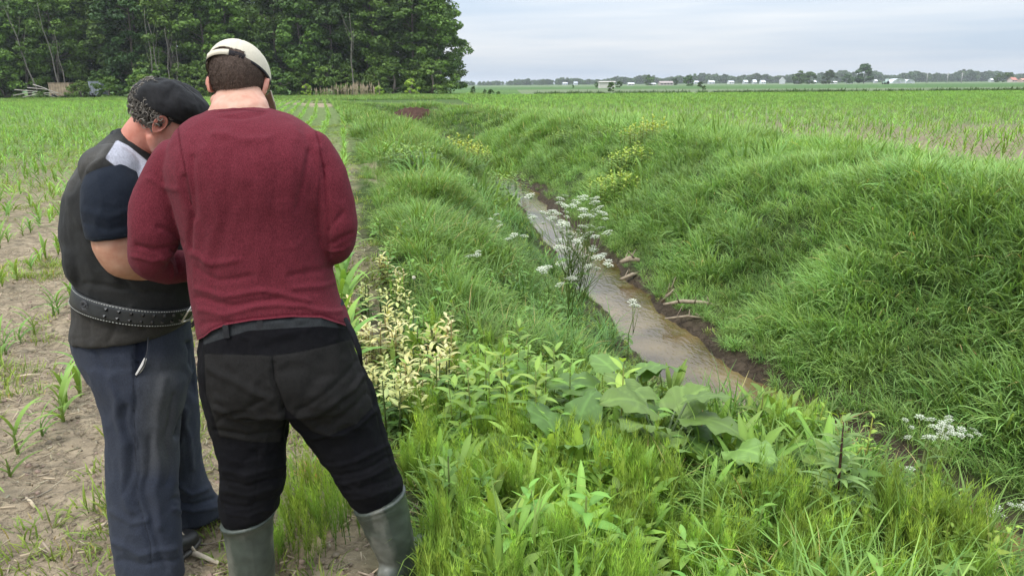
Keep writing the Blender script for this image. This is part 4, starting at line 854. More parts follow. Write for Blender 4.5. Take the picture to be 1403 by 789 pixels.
def ell(mb, c, r, Mx=None, n=20):
    v = []; 
    for i in range(n//2+1):
        th = math.pi*i/(n//2)
        for k in range(n): v.append((r[0]*math.sin(th)*math.cos(k*2*math.pi/n), r[1]*math.sin(th)*math.sin(k*2*math.pi/n), r[2]*math.cos(th)))
    v = np.array(v)
    if Mx is not None: v = v @ np.array(Mx)[:3, :3].T
    mb.add(v+np.array(c), [(i*n+k, i*n+(k+1) % n, (i+1)*n+(k+1) % n, (i+1)*n+k) for i in range(n//2) for k in range(n)])
def remesh(mb, voxel, smooth=4, lam=.5):
    me = mb.mesh('tmp', None); o = link('tmp', me); md = o.modifiers.new('r', 'REMESH'); md.mode = 'VOXEL'; md.voxel_size = voxel; md.adaptivity = 0
    dg = bpy.context.evaluated_depsgraph_get(); dg.update(); r = bpy.data.meshes.new_from_object(o.evaluated_get(dg)); bpy.data.objects.remove(o); bpy.data.meshes.remove(me)
    n = len(r.vertices); v = np.empty(n*3, np.float32); r.vertices.foreach_get('co', v); v = v.reshape(-1, 3).astype(float)
    e = np.empty(len(r.edges)*2, np.int32); r.edges.foreach_get('vertices', e); e = e.reshape(-1, 2)
    f = [tuple(p.vertices) for p in r.polygons]; bpy.data.meshes.remove(r)
    v = lap(v, e, smooth, lam); return v, f, e
def lap(v, e, it, lam=.5):
    n = len(v); cnt = np.bincount(e.ravel(), minlength=n)[:, None].astype(float)
    for _ in range(it):
        for L in (lam, -lam*.92) if it > 6 else (lam,):
            s = np.zeros_like(v)
            for a in range(3): s[:, a] = np.bincount(e[:, 0], v[e[:, 1], a], n)+np.bincount(e[:, 1], v[e[:, 0], a], n)
            v = v+L*(s/np.maximum(cnt, 1)-v)
    return v
def normals(v, f):
    q = np.array([list(p) if len(p) == 4 else list(p)+[p[-1]] for p in f]); a = v[q]; nn = np.cross(a[:, 2]-a[:, 0], a[:, 3]-a[:, 1])
    nr = np.zeros_like(v)
    for k in range(4):
        for c in range(3): nr[:, c] += np.bincount(q[:, k], nn[:, c], len(v))
    return nr/np.maximum(1e-9, np.linalg.norm(nr, axis=1))[:, None]
def polydist(px, py, poly):
    best = np.full(len(px), 1e9)
    for (x0, y0), (x1, y1) in zip(poly[:-1], poly[1:]):
        dx, dy = x1-x0, y1-y0; L = dx*dx+dy*dy+1e-9; t = np.clip(((px-x0)*dx+(py-y0)*dy)/L, 0, 1)
        best = np.minimum(best, np.hypot(px-x0-t*dx, py-y0-t*dy))
    return best
def inside(px, py, poly):
    c = np.zeros(len(px), bool); n = len(poly)
    for i in range(n):
        (x0, y0), (x1, y1) = poly[i], poly[(i+1) % n]
        if y0 == y1: continue
        c ^= ((y0 > py) != (y1 > py)) & (px < (x1-x0)*(py-y0)/(y1-y0)+x0)
    return c
def sdf(px, py, poly):                  # signed distance in photo pixels, + inside
    d = polydist(px, py, poly+[poly[0]]); return np.where(inside(px, py, poly), d, -d)
def folds(v, f, lines, fine=.0022, fscale=(9, 9, 5), seed=0):
    """cloth relief: raised or sunk creases along drawn lines plus fine uneven drape"""
    nr = normals(v, f); px, py = proj(v); view = v-np.array([0, 0, CAM_H]); view /= np.linalg.norm(view, axis=1)[:, None]
    facing = sstep(.0, .35, -(nr*view).sum(1)); dsp = np.zeros(len(v)); px = px+7*fbm(v[:, 0]*11, v[:, 1]*11, v[:, 2]*11, 2, seed+31); py = py+9*fbm(v[:, 0]*9, v[:, 1]*9, v[:, 2]*9, 2, seed+32)
    for poly, wpx, amp in lines:
        dd = polydist(px, py, poly); g = np.exp(-(dd/wpx)**2); dsp += amp*g*facing
    wx = v + .02*np.stack([fbm(v[:, 0]*6, v[:, 1]*6, v[:, 2]*6, 2, seed+k) for k in range(3)], 1)
    a = fbm(wx[:, 0]*fscale[0], wx[:, 1]*fscale[1], wx[:, 2]*fscale[2], 3, seed+9); dsp += fine*(1-2.2*np.abs(a))
    b2 = fbm(wx[:, 0]*24, wx[:, 1]*24, wx[:, 2]*17, 2, seed+19); dsp += fine*.34*(1-2.4*np.abs(b2))
    return v+nr*dsp[:, None]
def fin(name, v, f, mat, parent, attrs=None, smooth=True, col=None):
    me = mk_mesh(name, v-np.array(parent_off(parent)), f, col, mat, smooth)
    for k, a in (attrs or {}).items():
        at = me.attributes.new(k, 'FLOAT', 'POINT'); at.data.foreach_set('value', a.astype(np.float32))
    return link(name, me, parent)
# -- cloth material: base colour, panel masks drawn as signed distances, stitched seams
def m_cloth(name, base, panels=(), rough=.9, heather=.12, hs=260, weave=.25, sheen=.15, wear=.0, wearcol=(.3, .3, .3), spec=.2, bsc=900):
    m, t, l = mat_new(name); o, b = principled(t, l, rough, spec); b.inputs['Sheen Weight'].default_value = sheen; b.inputs['Sheen Roughness'].default_value = .6
    tc = N(t, 'ShaderNodeTexCoord'); cur = None
    rgb = N(t, 'ShaderNodeRGB'); rgb.outputs[0].default_value = (*base, 1); cur = rgb.outputs[0]
    for an, colr, soft in panels:
        a = N(t, 'ShaderNodeAttribute', attribute_name=an); mr = N(t, 'ShaderNodeMapRange'); mr.inputs['From Min'].default_value = -soft; mr.inputs['From Max'].default_value = soft; l(a.outputs['Fac'], mr.inputs['Value'])
        mx = N(t, 'ShaderNodeMix', data_type='RGBA'); l(mr.outputs[0], mx.inputs['Factor']); l(cur, mx.inputs['A']); mx.inputs['B'].default_value = (*colr, 1); cur = mx.outputs['Result']
    if wear:
        n = N(t, 'ShaderNodeTexNoise'); n.inputs['Scale'].default_value = 7; n.inputs['Detail'].default_value = 6; l(tc.outputs['Object'], n.inputs['Vector'])
        mr = N(t, 'ShaderNodeMapRange'); mr.inputs['From Min'].default_value = .45; mr.inputs['From Max'].default_value = .8; mr.inputs['To Max'].default_value = wear; l(n.outputs['Fac'], mr.inputs['Value'])
        mx = N(t, 'ShaderNodeMix', data_type='RGBA'); l(mr.outputs[0], mx.inputs['Factor']); l(cur, mx.inputs['A']); mx.inputs['B'].default_value = (*wearcol, 1); cur = mx.outputs['Result']
    mp = N(t, 'ShaderNodeMapping'); mp.inputs['Scale'].default_value = (1, 1, .45); l(tc.outputs['Object'], mp.inputs[0])
    n = N(t, 'ShaderNodeTexNoise'); n.inputs['Scale'].default_value = hs; n.inputs['Detail'].default_value = 3; l(mp.outputs[0], n.inputs['Vector'])
    mr = N(t, 'ShaderNodeMapRange'); mr.inputs['From Min'].default_value = .3; mr.inputs['From Max'].default_value = .7; mr.inputs['To Min'].default_value = 1-heather; mr.inputs['To Max'].default_value = 1+heather; l(n.outputs['Fac'], mr.inputs['Value'])
    v = N(t, 'ShaderNodeVectorMath', operation='SCALE'); l(cur, v.inputs[0]); l(mr.outputs[0], v.inputs['Scale']); l(v.outputs[0], b.inputs['Base Color'])
    u1 = add_bump(t, l, b, tc.outputs['Object'], bsc, weave, .0015, 2); u2 = add_bump(t, l, b, tc.outputs['Object'], 34, .35, .006, 4); l(u1.outputs[0], u2.inputs['Normal']); return m
def m_skin(name):
    m, t, l = mat_new(name); o, b = principled(t, l, .52, .35); b.inputs['Subsurface Weight'].default_value = .12; b.inputs['Subsurface Radius'].default_value = (.012, .005, .003); b.inputs['Subsurface Scale'].default_value = 1
    a = N(t, 'ShaderNodeAttribute', attribute_name='Col'); tc = N(t, 'ShaderNodeTexCoord')
    n = N(t, 'ShaderNodeTexNoise'); n.inputs['Scale'].default_value = 35; n.inputs['Detail'].default_value = 6; l(tc.outputs['Object'], n.inputs['Vector'])
    cr = N(t, 'ShaderNodeValToRGB'); e = cr.color_ramp.elements; e[0].position = .3; e[0].color = (.88, .72, .68, 1); e[1].position = .7; e[1].color = (1.06, 1.08, 1.08, 1); l(n.outputs['Fac'], cr.inputs[0])
    mx = N(t, 'ShaderNodeMix', data_type='RGBA', blend_type='MULTIPLY'); mx.inputs['Factor'].default_value = 1; l(a.outputs['Color'], mx.inputs['A']); l(cr.outputs[0], mx.inputs['B']); l(mx.outputs['Result'], b.inputs['Base Color'])
    add_bump(t, l, b, tc.outputs['Object'], 220, .25, .002, 4); return m
M['skin'] = m_skin('skin'); M['hair'] = m_col('hair', .8, .2, .35, 220)
M['eye'] = m_col('eye_white', .2, .5, .02)
def head_mb(mb, Mh):
    """head in its own frame: x right, y face forward, z up"""
    def e_(c, r): 
        p = Mh @ Vector(c); ell(mb, p, r, Mh.to_3x3())
    def l_(pts, rad): limb(mb, [Mh @ Vector(p) for p in pts], rad, Mh.to_3x3() @ Vector((1, 0, 0)), 14, 3)
    e_((0, -.018, .030), (.078, .098, .092)); e_((0, .020, .0), (.070, .078, .09)); e_((0, .03, -.045), (.060, .066, .072))
    e_((0, .055, -.098), (.034, .032, .026)); l_([(-.056, -.005, -.055), (-.040, .04, -.088), (0, .066, -.103), (.040, .04, -.088), (.056, -.005, -.055)], [.018, .02, .018, .02, .018])
    e_((0, .080, .026), (.052, .018, .012)); l_([(0, .090, .018), (0, .106, -.012), (0, .112, -.030)], [.009, .012, .016]); e_((-.014, .100, -.034), (.009, .009, .008)); e_((.014, .100, -.034), (.009, .009, .008))
    e_((0, .090, -.060), (.024, .010, .006)); e_((0, .089, -.070), (.021, .010, .007)); e_((-.036, .068, -.02), (.02, .018, .018)); e_((.036, .068, -.02), (.02, .018, .018))
def ear_mb(Mh, side, s=1.0, back=.30, col=(.52, .26, .19)):
    """outer ear: raised helix rim, antihelix, hollow and lobe"""
    mb = MB(); nt_, nr_ = 30, 11; v = []
    for i in range(nt_):
        th = 2*math.pi*i/nt_; c_, s_ = math.cos(th), math.sin(th)
        Ro = (.0175+.003*max(0, s_)) if True else 0
        for j in range(nr_):
            r = j/(nr_-1); x = c_*Ro*r*(1-.25*max(0, -s_)); z = s_*.033*r*(1 if s_ > 0 else .95)
            rim = .0065*math.exp(-((r-.86)/.12)**2)*(1.0 if s_ > -.55 else .35); anti = .0045*math.exp(-((r-.55)/.12)**2)*max(0, -c_*.8+.35); hol = -.008*math.exp(-((math.hypot(x-.004, z+.002))/.0085)**2)
            h = .005+rim+anti+hol-(.006*max(0, r-.93)/.07)
            v.append((x, z, h))
    f = [(i*nr_+j, i*nr_+j+1, ((i+1) % nt_)*nr_+j+1, ((i+1) % nt_)*nr_+j) for i in range(nt_) for j in range(nr_-1)]
    v2 = [(x*1.0, z, -.004) for (x, z, h) in v]; k = len(v); f2 = [tuple(q+k for q in p[::-1]) for p in f]
    f3 = [(i*nr_+nr_-1, ((i+1) % nt_)*nr_+nr_-1, ((i+1) % nt_)*nr_+nr_-1+k, i*nr_+nr_-1+k)[::-1] for i in range(nt_)]
    pts = []
    ca, sa = math.cos(back), math.sin(back)
    for (x, z, h) in v+v2:       # local: x toward face, z up, h outward; swing the rear edge out from the skull
        o = h; y = x; out_ = o*ca+(-y+.012)*sa; yy = y*ca+o*sa
        q = Vector((side*(.074+out_*s), -.004+yy*s, .0+z*s)); pts.append(tuple(Mh @ q))
    c = []
    for (x, z, h) in v+v2:
        dk = 1-.5*math.exp(-((math.hypot(x-.004, z+.002))/.007)**2); c.append((col[0]*dk, col[1]*dk*.97, col[2]*dk*.97))  # shade of the ear's hollow painted into the skin colour
    mb.add(pts, f+f2+f3, c); return mb
def hand_mb(mb, wrist, dirv, palmn, side, curl=.9):
    d_ = Vector(dirv).normalized(); n_ = Vector(palmn); n_ = (n_-d_*n_.dot(d_)).normalized(); s_ = d_.cross(n_)*side; w_ = Vector(wrist)
    loft(mb, [(w_-d_*.03, s_*.027, n_*.020), (w_, s_*.028, n_*.019), (w_+d_*.04, s_*.040, n_*.016), (w_+d_*.088, s_*.043, n_*.013), (w_+d_*.095, s_*.036, n_*.010)], 18, 3, 2.4)
    for k, (off, L) in enumerate(((-.032, .062), (-.011, .073), (.010, .068), (.031, .053))):
        p = w_+d_*.088+s_*off; pts = [p]; a = .25+.08*k
        for seg, frac in enumerate((.42, .32, .26)): pts.append(pts[-1]+(d_*math.cos(a)+n_*math.sin(a))*L*1.15*frac+s_*(off*.10)); a += curl
        limb(mb, pts, [.0090, .0086, .0080, .0068], s_, 12, 3)
    p = w_+d_*.022-s_*.028; pts = [p, p-s_*.026+d_*.022+n_*.012, p-s_*.036+d_*.05+n_*.024, p-s_*.030+d_*.072+n_*.030]; limb(mb, pts, [.013, .0115, .010, .008], n_, 12, 3)
def row(l_, r_, Y, b_, fwd=(0, 1, 0)):
    """section whose side edges show at photograph points l_ and r_ when its middle is Y metres ahead"""
    A0 = P(l_[0], l_[1], Y); B0 = P(r_[0], r_[1], Y); return ((A0+B0)/2, (B0-A0)/2, Vector(fwd).normalized()*b_)
def shrink(secs, k, kb=None): return [(c, Vector(A)*k, Vector(B)*(kb or k)) for c, A, B in secs]

# ================================================================= man in the dark red shirt
red = empty('person', (P(330, 800, 2.1).x, 2.12, hz(P(330, 800, 2.1).x, 2.12))); tag(red, 'man from behind in dark red long-sleeved shirt, black trousers, rubber boots and cream cap', 'person')
D = 2.12
torso = [row((300, 146), (360, 146), D+.055, .066), row((284, 153), (378, 153), D+.045, .080), row((262, 164), (404, 163), D+.03, .098), row((243, 183), (428, 180), D+.01, .115), row((233, 208), (441, 205), D-.01, .125), row((229, 235), (449, 233), D-.015, .134),
         row((238, 270), (448, 268), D-.01, .136), row((250, 310), (447, 306), D, .134), row((259, 350), (450, 346), D, .132), row((264, 390), (457, 382), D, .132), row((270, 425), (464, 412), D-.005, .138), row((273, 446), (473, 430), D-.005, .151), row((276, 462), (478, 446), D-.005, .155), row((278, 478), (480, 464), D-.005, .156)]
def PP(*a): return [P(*q) for q in a]
Ls = PP((247, 214, D), (228, 252, D-.01), (217, 290, D-.02), (210, 335, D-.03)); Lf = PP((206, 356, D-.02), (232, 366, D+.06), (272, 362, D+.17), (300, 356, D+.27))
Rs = PP((422, 200, D), (444, 242, D-.01), (457, 285, D-.01), (462, 318, D-.01)); Rf = PP((460, 336, D+.01), (438, 345, D+.10), (405, 352, D+.20), (372, 354, D+.28))
sm = MB(); loft(sm, torso, 36, 4, 2.25)
limb(sm, Ls+Lf, [.060, .068, .0745, .064, .053, .049, .043, .036], (0, 1, 0), 22, 4); limb(sm, Rs+Rf, [.058, .062, .061, .056, .050, .049, .043, .036], (0, 1, 0), 22, 4)
for c_, r_ in (((420, 190), .036), ((256, 200), .036)): ell(sm, P(*c_, D+.01), (r_, r_*1.3, r_*.8))
v, f, e = remesh(sm, .0062, 10, .5)
lines = [([(300, 175), (322, 205), (338, 260), (342, 330)], 9, .0035), ([(350, 178), (360, 230), (352, 300), (358, 370)], 10, .003), ([(405, 180), (398, 240), (402, 310), (412, 370)], 9, .0038), ([(380, 190), (378, 260), (384, 330)], 7, -.003), ([(318, 210), (315, 280), (300, 350), (292, 400)], 8, -.0032),
         ([(276, 205), (292, 250), (296, 300), (282, 360)], 8, .0042), ([(262, 215), (268, 260), (264, 300)], 5, -.004), ([(254, 240), (260, 285), (262, 345)], 3.6, -.0045), ([(443, 232), (446, 270), (448, 300), (450, 350)], 3.6, -.0040), ([(437, 200), (432, 235), (428, 280)], 6, .004), ([(425, 205), (415, 250), (408, 285)], 4, -.0035),
         ([(264, 352), (290, 362), (322, 355)], 5, .0035), ([(266, 372), (300, 386), (340, 380)], 5, -.003), ([(268, 398), (310, 410), (360, 402), (420, 412)], 4.5, .004), ([(270, 412), (320, 424), (380, 414)], 4, -.0038), ([(273, 428), (310, 436), (350, 426), (410, 420), (465, 428)], 4, .0038), ([(275, 444), (320, 446)], 3, -.003), ([(400, 396), (440, 390), (458, 384)], 4, .0035), ([(395, 380), (432, 372), (452, 362)], 4, -.003),
         ([(452, 330), (466, 322), (480, 318)], 3.5, -.004), ([(450, 342), (468, 338), (478, 332)], 3, .0035), ([(190, 335), (212, 342), (240, 338)], 4, -.0045), ([(184, 350), (210, 356), (240, 350)], 3.5, .0035), ([(215, 312), (238, 320), (252, 334)], 4, -.004), ([(205, 250), (225, 262), (246, 258)], 5, .003), ([(236, 345), (246, 358), (250, 372)], 3, -.005), ([(222, 350), (234, 362), (238, 378)], 3, .0035), ([(470, 290), (458, 300), (450, 312)], 4, -.003),
         ([(300, 160), (328, 166), (360, 160)], 3, -.002), ([(310, 158), (355, 158)], 2, .0016), ([(292, 186), (330, 192), (370, 186)], 6, .0025)]
v = folds(v, f, [(a_, b_*.8, c_*(.75 if abs(a_[-1][1]-a_[0][1]) > 85 and b_ > 4 else 1.55)) for a_, b_, c_ in lines], .0036, (7, 7, 5), 3)
px, py = proj(v); seam = np.minimum(polydist(px, py, [(243, 170), (246, 195), (254, 235), (262, 280)]), polydist(px, py, [(429, 168), (437, 195), (444, 232), (447, 280)]))
hemy = np.interp(px, [270, 279, 290, 310, 345, 400, 440, 474], [466, 462, 453, 445, 439, 434, 435, 446]); seam = np.minimum(seam, np.abs(py-(hemy-4))); seam = np.minimum(seam, polydist(px, py, [(300, 153), (330, 150), (362, 153)])+.5)
nr = normals(v, f); v = v-nr*(.0022*np.exp(-(seam/1.3)**2))[:, None]
M['red'] = m_cloth('red_heather_jersey', (.122, .0195, .0285), (('seam', (.075, .008, .014), .8),), .95, .34, 430, .4, .04, .0, (.3, .3, .3), .05)
def cut(v, f, keep, attrs):
    kf = [p for p in f if all(keep[i] for i in p)]; used = np.unique(np.array([i for p in kf for i in p])); mp_ = -np.ones(len(v), int); mp_[used] = np.arange(len(used))
    return v[used], [tuple(mp_[i] for i in p) for p in kf], {k: a[used] for k, a in attrs.items()}
# pull the last ring exactly onto the hem line, then drop what hangs below it
low_ = (py > hemy) & (py < hemy+4); v[low_] += np.array([[0, 0, 1.]])*((py-hemy)[low_]/F*D)[:, None]; keep_ = py < hemy+4
v, f, at_ = cut(v, f, keep_, {'seam': 1.4-seam}); fin('shirt', v, f, M['red'], red, at_)
# trousers
TR = [row((288, 428), (466, 416), D-.005, .132), row((283, 448), (472, 438), D-.005, .140), row((279, 468), (476, 452), D-.005, .145), row((278, 488), (480, 470), D-.01, .150), row((279, 515), (492, 505), D-.01, .158), row((283, 545), (505, 545), D, .148)]
Lg = [row((279, 520), (392, 520), D-.0, .140), row((284, 550), (397, 556), D+.0, .120), row((291, 580), (393, 590), D, .102), row((298, 606), (388, 614), D-.01, .090), row((303, 636), (388, 640), D-.01, .086), row((303, 662), (389, 655), D-.005, .082), row((301, 686), (383, 676), D, .082), row((305, 702), (379, 694), D, .080), row((311, 714), (368, 706), D+.0, .066), row((316, 740), (366, 736), D+.0, .058)]
Rg = [row((392, 520), (497, 512), D, .140), row((396, 560), (512, 545), D+.01, .122), row((418, 592), (520, 572), D+.02, .105), row((436, 615), (527, 600), D+.02, .095), row((452, 640), (535, 625), D+.02, .09), row((468, 664), (542, 646), D+.02, .084), row((480, 684), (550, 662), D+.03, .078), row((496, 700), (546, 684), D+.03, .062), row((505, 715), (548, 700), D+.03, .056)]
tm = MB(); loft(tm, TR, 36, 4, 2.3); loft(tm, Lg, 28, 4, 2.1); loft(tm, Rg, 28, 4, 2.1); ell(tm, P(334, 525, D-.03), (.11, .125, .11)); ell(tm, P(440, 520, D-.03), (.11, .125, .115))
v, f, e = remesh(tm, .0062, 8, .5)
lines = [([(373, 492), (375, 520), (390, 560)], 4, -.006), ([(390, 560), (400, 580), (395, 600)], 6, -.006), ([(300, 560), (340, 575), (385, 568)], 5, .004), ([(296, 590), (340, 600), (386, 590)], 5, -.004), ([(300, 640), (335, 652), (386, 640)], 4, .006), ([(302, 655), (340, 668), (388, 652)], 3.5, -.0065), ([(303, 668), (345, 680), (386, 664)], 4, .006), ([(305, 684), (340, 692), (382, 678)], 3.5, -.005), ([(306, 698), (340, 704), (376, 692)], 3.5, .004), ([(304, 622), (330, 634), (384, 622)], 4, -.004),
         ([(440, 640), (485, 632), (532, 610)], 4, .006), ([(450, 652), (495, 645), (538, 624)], 3.5, -.0065), ([(458, 664), (500, 656), (542, 636)], 4, .006), ([(468, 674), (510, 664), (544, 650)], 3.5, -.0045), ([(480, 686), (520, 674), (548, 662)], 3, .004), ([(400, 575), (440, 560), (500, 520)], 6, .005), ([(405, 590), (450, 580), (505, 545)], 6, -.004), ([(410, 560), (450, 535), (490, 500)], 5, -.003), ([(290, 500), (330, 520), (370, 545)], 7, .004), ([(360, 545), (330, 560), (300, 580)], 5, -.003), ([(420, 600), (470, 590), (515, 570)], 4, .004), ([(495, 480), (500, 520), (514, 560)], 4, -.005)]
v = folds(v, f, [(a_, b_*.75, c_*(1.7 if min(q[1] for q in a_) < 600 and max(q[1] for q in a_) < 622 else .75)) for a_, b_, c_ in lines], .0060, (10, 10, 12), 13)
px, py = proj(v)
seat = [(279, 484), (372, 487), (420, 480), (482, 464), (494, 490), (508, 530), (512, 556), (490, 580), (450, 598), (428, 592), (405, 572), (392, 562), (385, 606), (345, 606), (300, 598), (282, 540)]
yoke = [(270, 430), (480, 430), (482, 464), (420, 480), (372, 487), (279, 484)]
band = [(274, 400), (480, 400), (474, 450), (440, 447), (400, 449), (340, 453), (279, 472)]
s1 = sdf(px, py, seat); s2 = sdf(px, py, band); seams = np.minimum.reduce([np.abs(s1), polydist(px, py, [(372, 487), (376, 520), (392, 562)]), polydist(px, py, [(486, 470), (506, 530), (522, 590), (540, 650)]), polydist(px, py, [(352, 606), (352, 650), (345, 700)])])
nr = normals(v, f); v = v+nr*(.0012*sstep(-1, 1, s1)-.0018*np.exp(-(seams/1.2)**2))[:, None]
M['trou'] = m_cloth('black_trousers', (.0050, .0048, .0062), (('seat', (.0150, .0140, .0132), .5), ('band', (.030, .032, .034), .5), ('seam', (.003, .003, .0035), .6)), .85, .2, 300, .3, .0, .2, (.020, .019, .018), .12)
fin('trousers', v, f, M['trou'], red, {'seat': s1, 'band': s2, 'seam': 1.0-seams})
for qx, qy in ((300, 455), (345, 446)):        # belt loops
    b = MB(); c = P(qx+(10 if qx < 320 else 12), qy, D-.143); bx(b, c.x-.008, c.x+.008, c.y-.003, c.y+.02, c.z-.016, c.z+.020, (.03, .03, .032)); b.build('belt_loop', M['bark'], red, False)
# side pocket edge, stands off at the hip
b = MB(); pts = PP((473, 436, D-.06), (483, 456, D-.08), (492, 480, D-.09), (496, 500, D-.08)); tube(b, pts, [.006, .009, .008, .003], (.012, .012, .014), 8); b.build('pocket_edge', M['bark'], red)
# rubber boots
M['rubber'] = m_col('green_grey_rubber', .42, .45, .32, 26, .35, 60, .003)
def boot(side_rows, ankle, toe, label, colr=(.075, .088, .072)):
    mb = MB(); loft(mb, side_rows, 30, 4, 2.05, colr); v, f, e = remesh(mb, .006, 5, .5)
    nr = normals(v, f); a = fbm(v[:, 0]*9, v[:, 1]*9, v[:, 2]*14, 3, 5); v = v+nr*(.003*(1-2*np.abs(a)))[:, None]
    px, py = proj(v); return v, f
gl = hz(P(345, 830, D).x, D)
def boot_build(rows_, foot, name_label=None):
    colr = (.050, .060, .048); mb = MB(); loft(mb, rows_, 30, 4, 2.05)
    a, tdir = Vector(foot[0]), Vector(foot[1]).normalized(); s_ = Vector((tdir.y, -tdir.x, 0)); up = Vector((0, 0, 1))
    # foot: heel to toe, sections across the walking direction
    loft(mb, [(a-tdir*.085+up*.05, s_*.030, up*.045), (a-tdir*.06+up*.055, s_*.042, up*.055), (a+up*.060, s_*.046, up*.060), (a+tdir*.07+up*.048, s_*.050, up*.048), (a+tdir*.14+up*.040, s_*.055, up*.040), (a+tdir*.19+up*.036, s_*.045, up*.034), (a+tdir*.215+up*.032, s_*.02, up*.018)], 26, 4, 2.4)
    v, f, e = remesh(mb, .006, 6, .5); nr = normals(v, f)
    w_ = fbm(v[:, 0]*7, v[:, 1]*7, v[:, 2]*10, 3, 5); v = v+nr*(.0035*(1-2.4*np.abs(w_)))[:, None]
    rim = rows_[0]; top = np.array(rim[0]); ax = np.cross(np.array(rim[1]), np.array(rim[2])); ax /= np.linalg.norm(ax); ax *= np.sign(ax[2]); h = (v-top)@ax
    v = v+nr*(.003*np.exp(-((h+.006)/.005)**2)-.0015*np.exp(-((h+.016)/.004)**2))[:, None]
    px, py = proj(v); mid = [( (proj(np.array([r_[0]])))[0][0], (proj(np.array([r_[0]])))[1][0]) for r_ in rows_]
    dd = np.minimum(polydist(px, py, [(x+3, y) for x, y in mid]), polydist(px, py, [(x-6, y) for x, y in mid])); v = v+nr*(.0016*np.exp(-(dd/1.3)**2))[:, None]
    mud_ = fbm(v[:, 0]*14, v[:, 1]*14, v[:, 2]*6, 4, 9); k = sstep(-.05, .35, mud_)[:, None]*.8; c = np.array(colr)*(1-k)+np.array((.15, .15, .125))*k
    o = fin('boot', v, f, M['rubber'], red, None, True, c)
    if name_label: o['label'] = name_label
    sb = MB(); zz = hz(a.x, a.y)
    loft(sb, [(a-tdir*.095+up*.0, s_*.040, up*.02), (a-tdir*.0, s_*.050, up*.02), (a+tdir*.12, s_*.060, up*.018), (a+tdir*.215, s_*.034, up*.018), (a+tdir*.232, s_*.01, up*.012)], 20, 3, 3, (.03, .032, .028)); sb.build('sole', M['rubber'], o)
lz = hz(P(345, 860, D).x, D)
def to_ground(p, up=.09): q = Vector(p); q.z = hz(q.x, q.y)+.012; return q
lb = [row((304, 713), (375, 701), D, .084), row((306, 718), (374, 708), D, .080), row((309, 725), (372, 716), D, .070), row((314, 760), (374, 758), D, .064), row((318, 800), (375, 800), D, .058), row((320, 826), (374, 826), D+.0, .050)]
boot_build(lb, (to_ground(P(346, 860, D)), (-.15, 1, 0)), 'left rubber boot, only its shaft in view')
rb = [row((486, 694), (555, 670), D+.03, .082), row((489, 702), (556, 680), D+.03, .076), row((493, 712), (558, 692), D+.03, .066), row((510, 745), (566, 738), D+.04, .060), row((524, 775), (572, 770), D+.06, .054), row((530, 800), (576, 796), D+.07, .050)]
boot_build(rb, (to_ground(P(548, 826, D+.06)), (.40, .92, 0)), 'right rubber boot with its toe turned outward')
# body beneath the clothes, head bowed
hc = P(327, 118, D+.115); Mh = Matrix.Translation(hc) @ Matrix.Rotation(math.radians(4), 4, 'Y') @ Matrix.Rotation(math.radians(-35), 4, 'X') @ Matrix.Scale(.965, 4)
bm_ = MB(); head_mb(bm_, Mh)
loft(bm_, [row((304, 116), (353, 116), D+.095, .040), row((296, 130), (361, 130), D+.072, .056), row((291, 142), (366, 140), D+.05, .066), row((284, 154), (372, 154), D+.04, .068), row((262, 172), (400, 172), D+.03, .070)], 28, 4)
loft(bm_, shrink(torso[2:], .90, .86), 30, 3, 2.2)
limb(bm_, Ls+Lf, [.052, .054, .054, .046, .042, .038, .032, .026], (0, 1, 0)); limb(bm_, Rs+Rf, [.052, .052, .048, .044, .040, .038, .032, .026], (0, 1, 0))
loft(bm_, shrink(TR, .92, .88), 30, 3, 2.2); loft(bm_, shrink(Lg, .84), 24, 3); loft(bm_, shrink(Rg, .84), 24, 3)
hand_mb(bm_, Lf[-1]+(Lf[-1]-Lf[-2]).normalized()*.03, Lf[-1]-Lf[-2], (.2, .3, -1), 1); hand_mb(bm_, Rf[-1]+(Rf[-1]-Rf[-2]).normalized()*.03, Rf[-1]-Rf[-2], (-.2, .3, -1), -1)
v, f, e = remesh(bm_, .0048, 5, .5)
px, py = proj(v); c = np.tile(np.array([.56, .335, .245]), (len(v), 1)); k = (.5+.5*fbm(v[:, 0]*22, v[:, 1]*22, v[:, 2]*22, 3, 2))[:, None]; c = c*(1-.12*k)+np.array([.55, .25, .18])*.12*k
body = MB(); body.add(v, f, c)
for s_ in (-1, 1):
    em = ear_mb(Mh, s_, 1.0, .38, (.60, .30, .22)); a_, cc_ = em.arr(); body.add(a_, em.f, cc_)
body.build('body', M['skin'], red)
for s_ in (-1, 1):
    eb = MB(); ell(eb, Mh @ Vector((s_*.031, .077, .004)), (.012, .012, .012), None, 12); eb.build('eye', M['eye'], red)
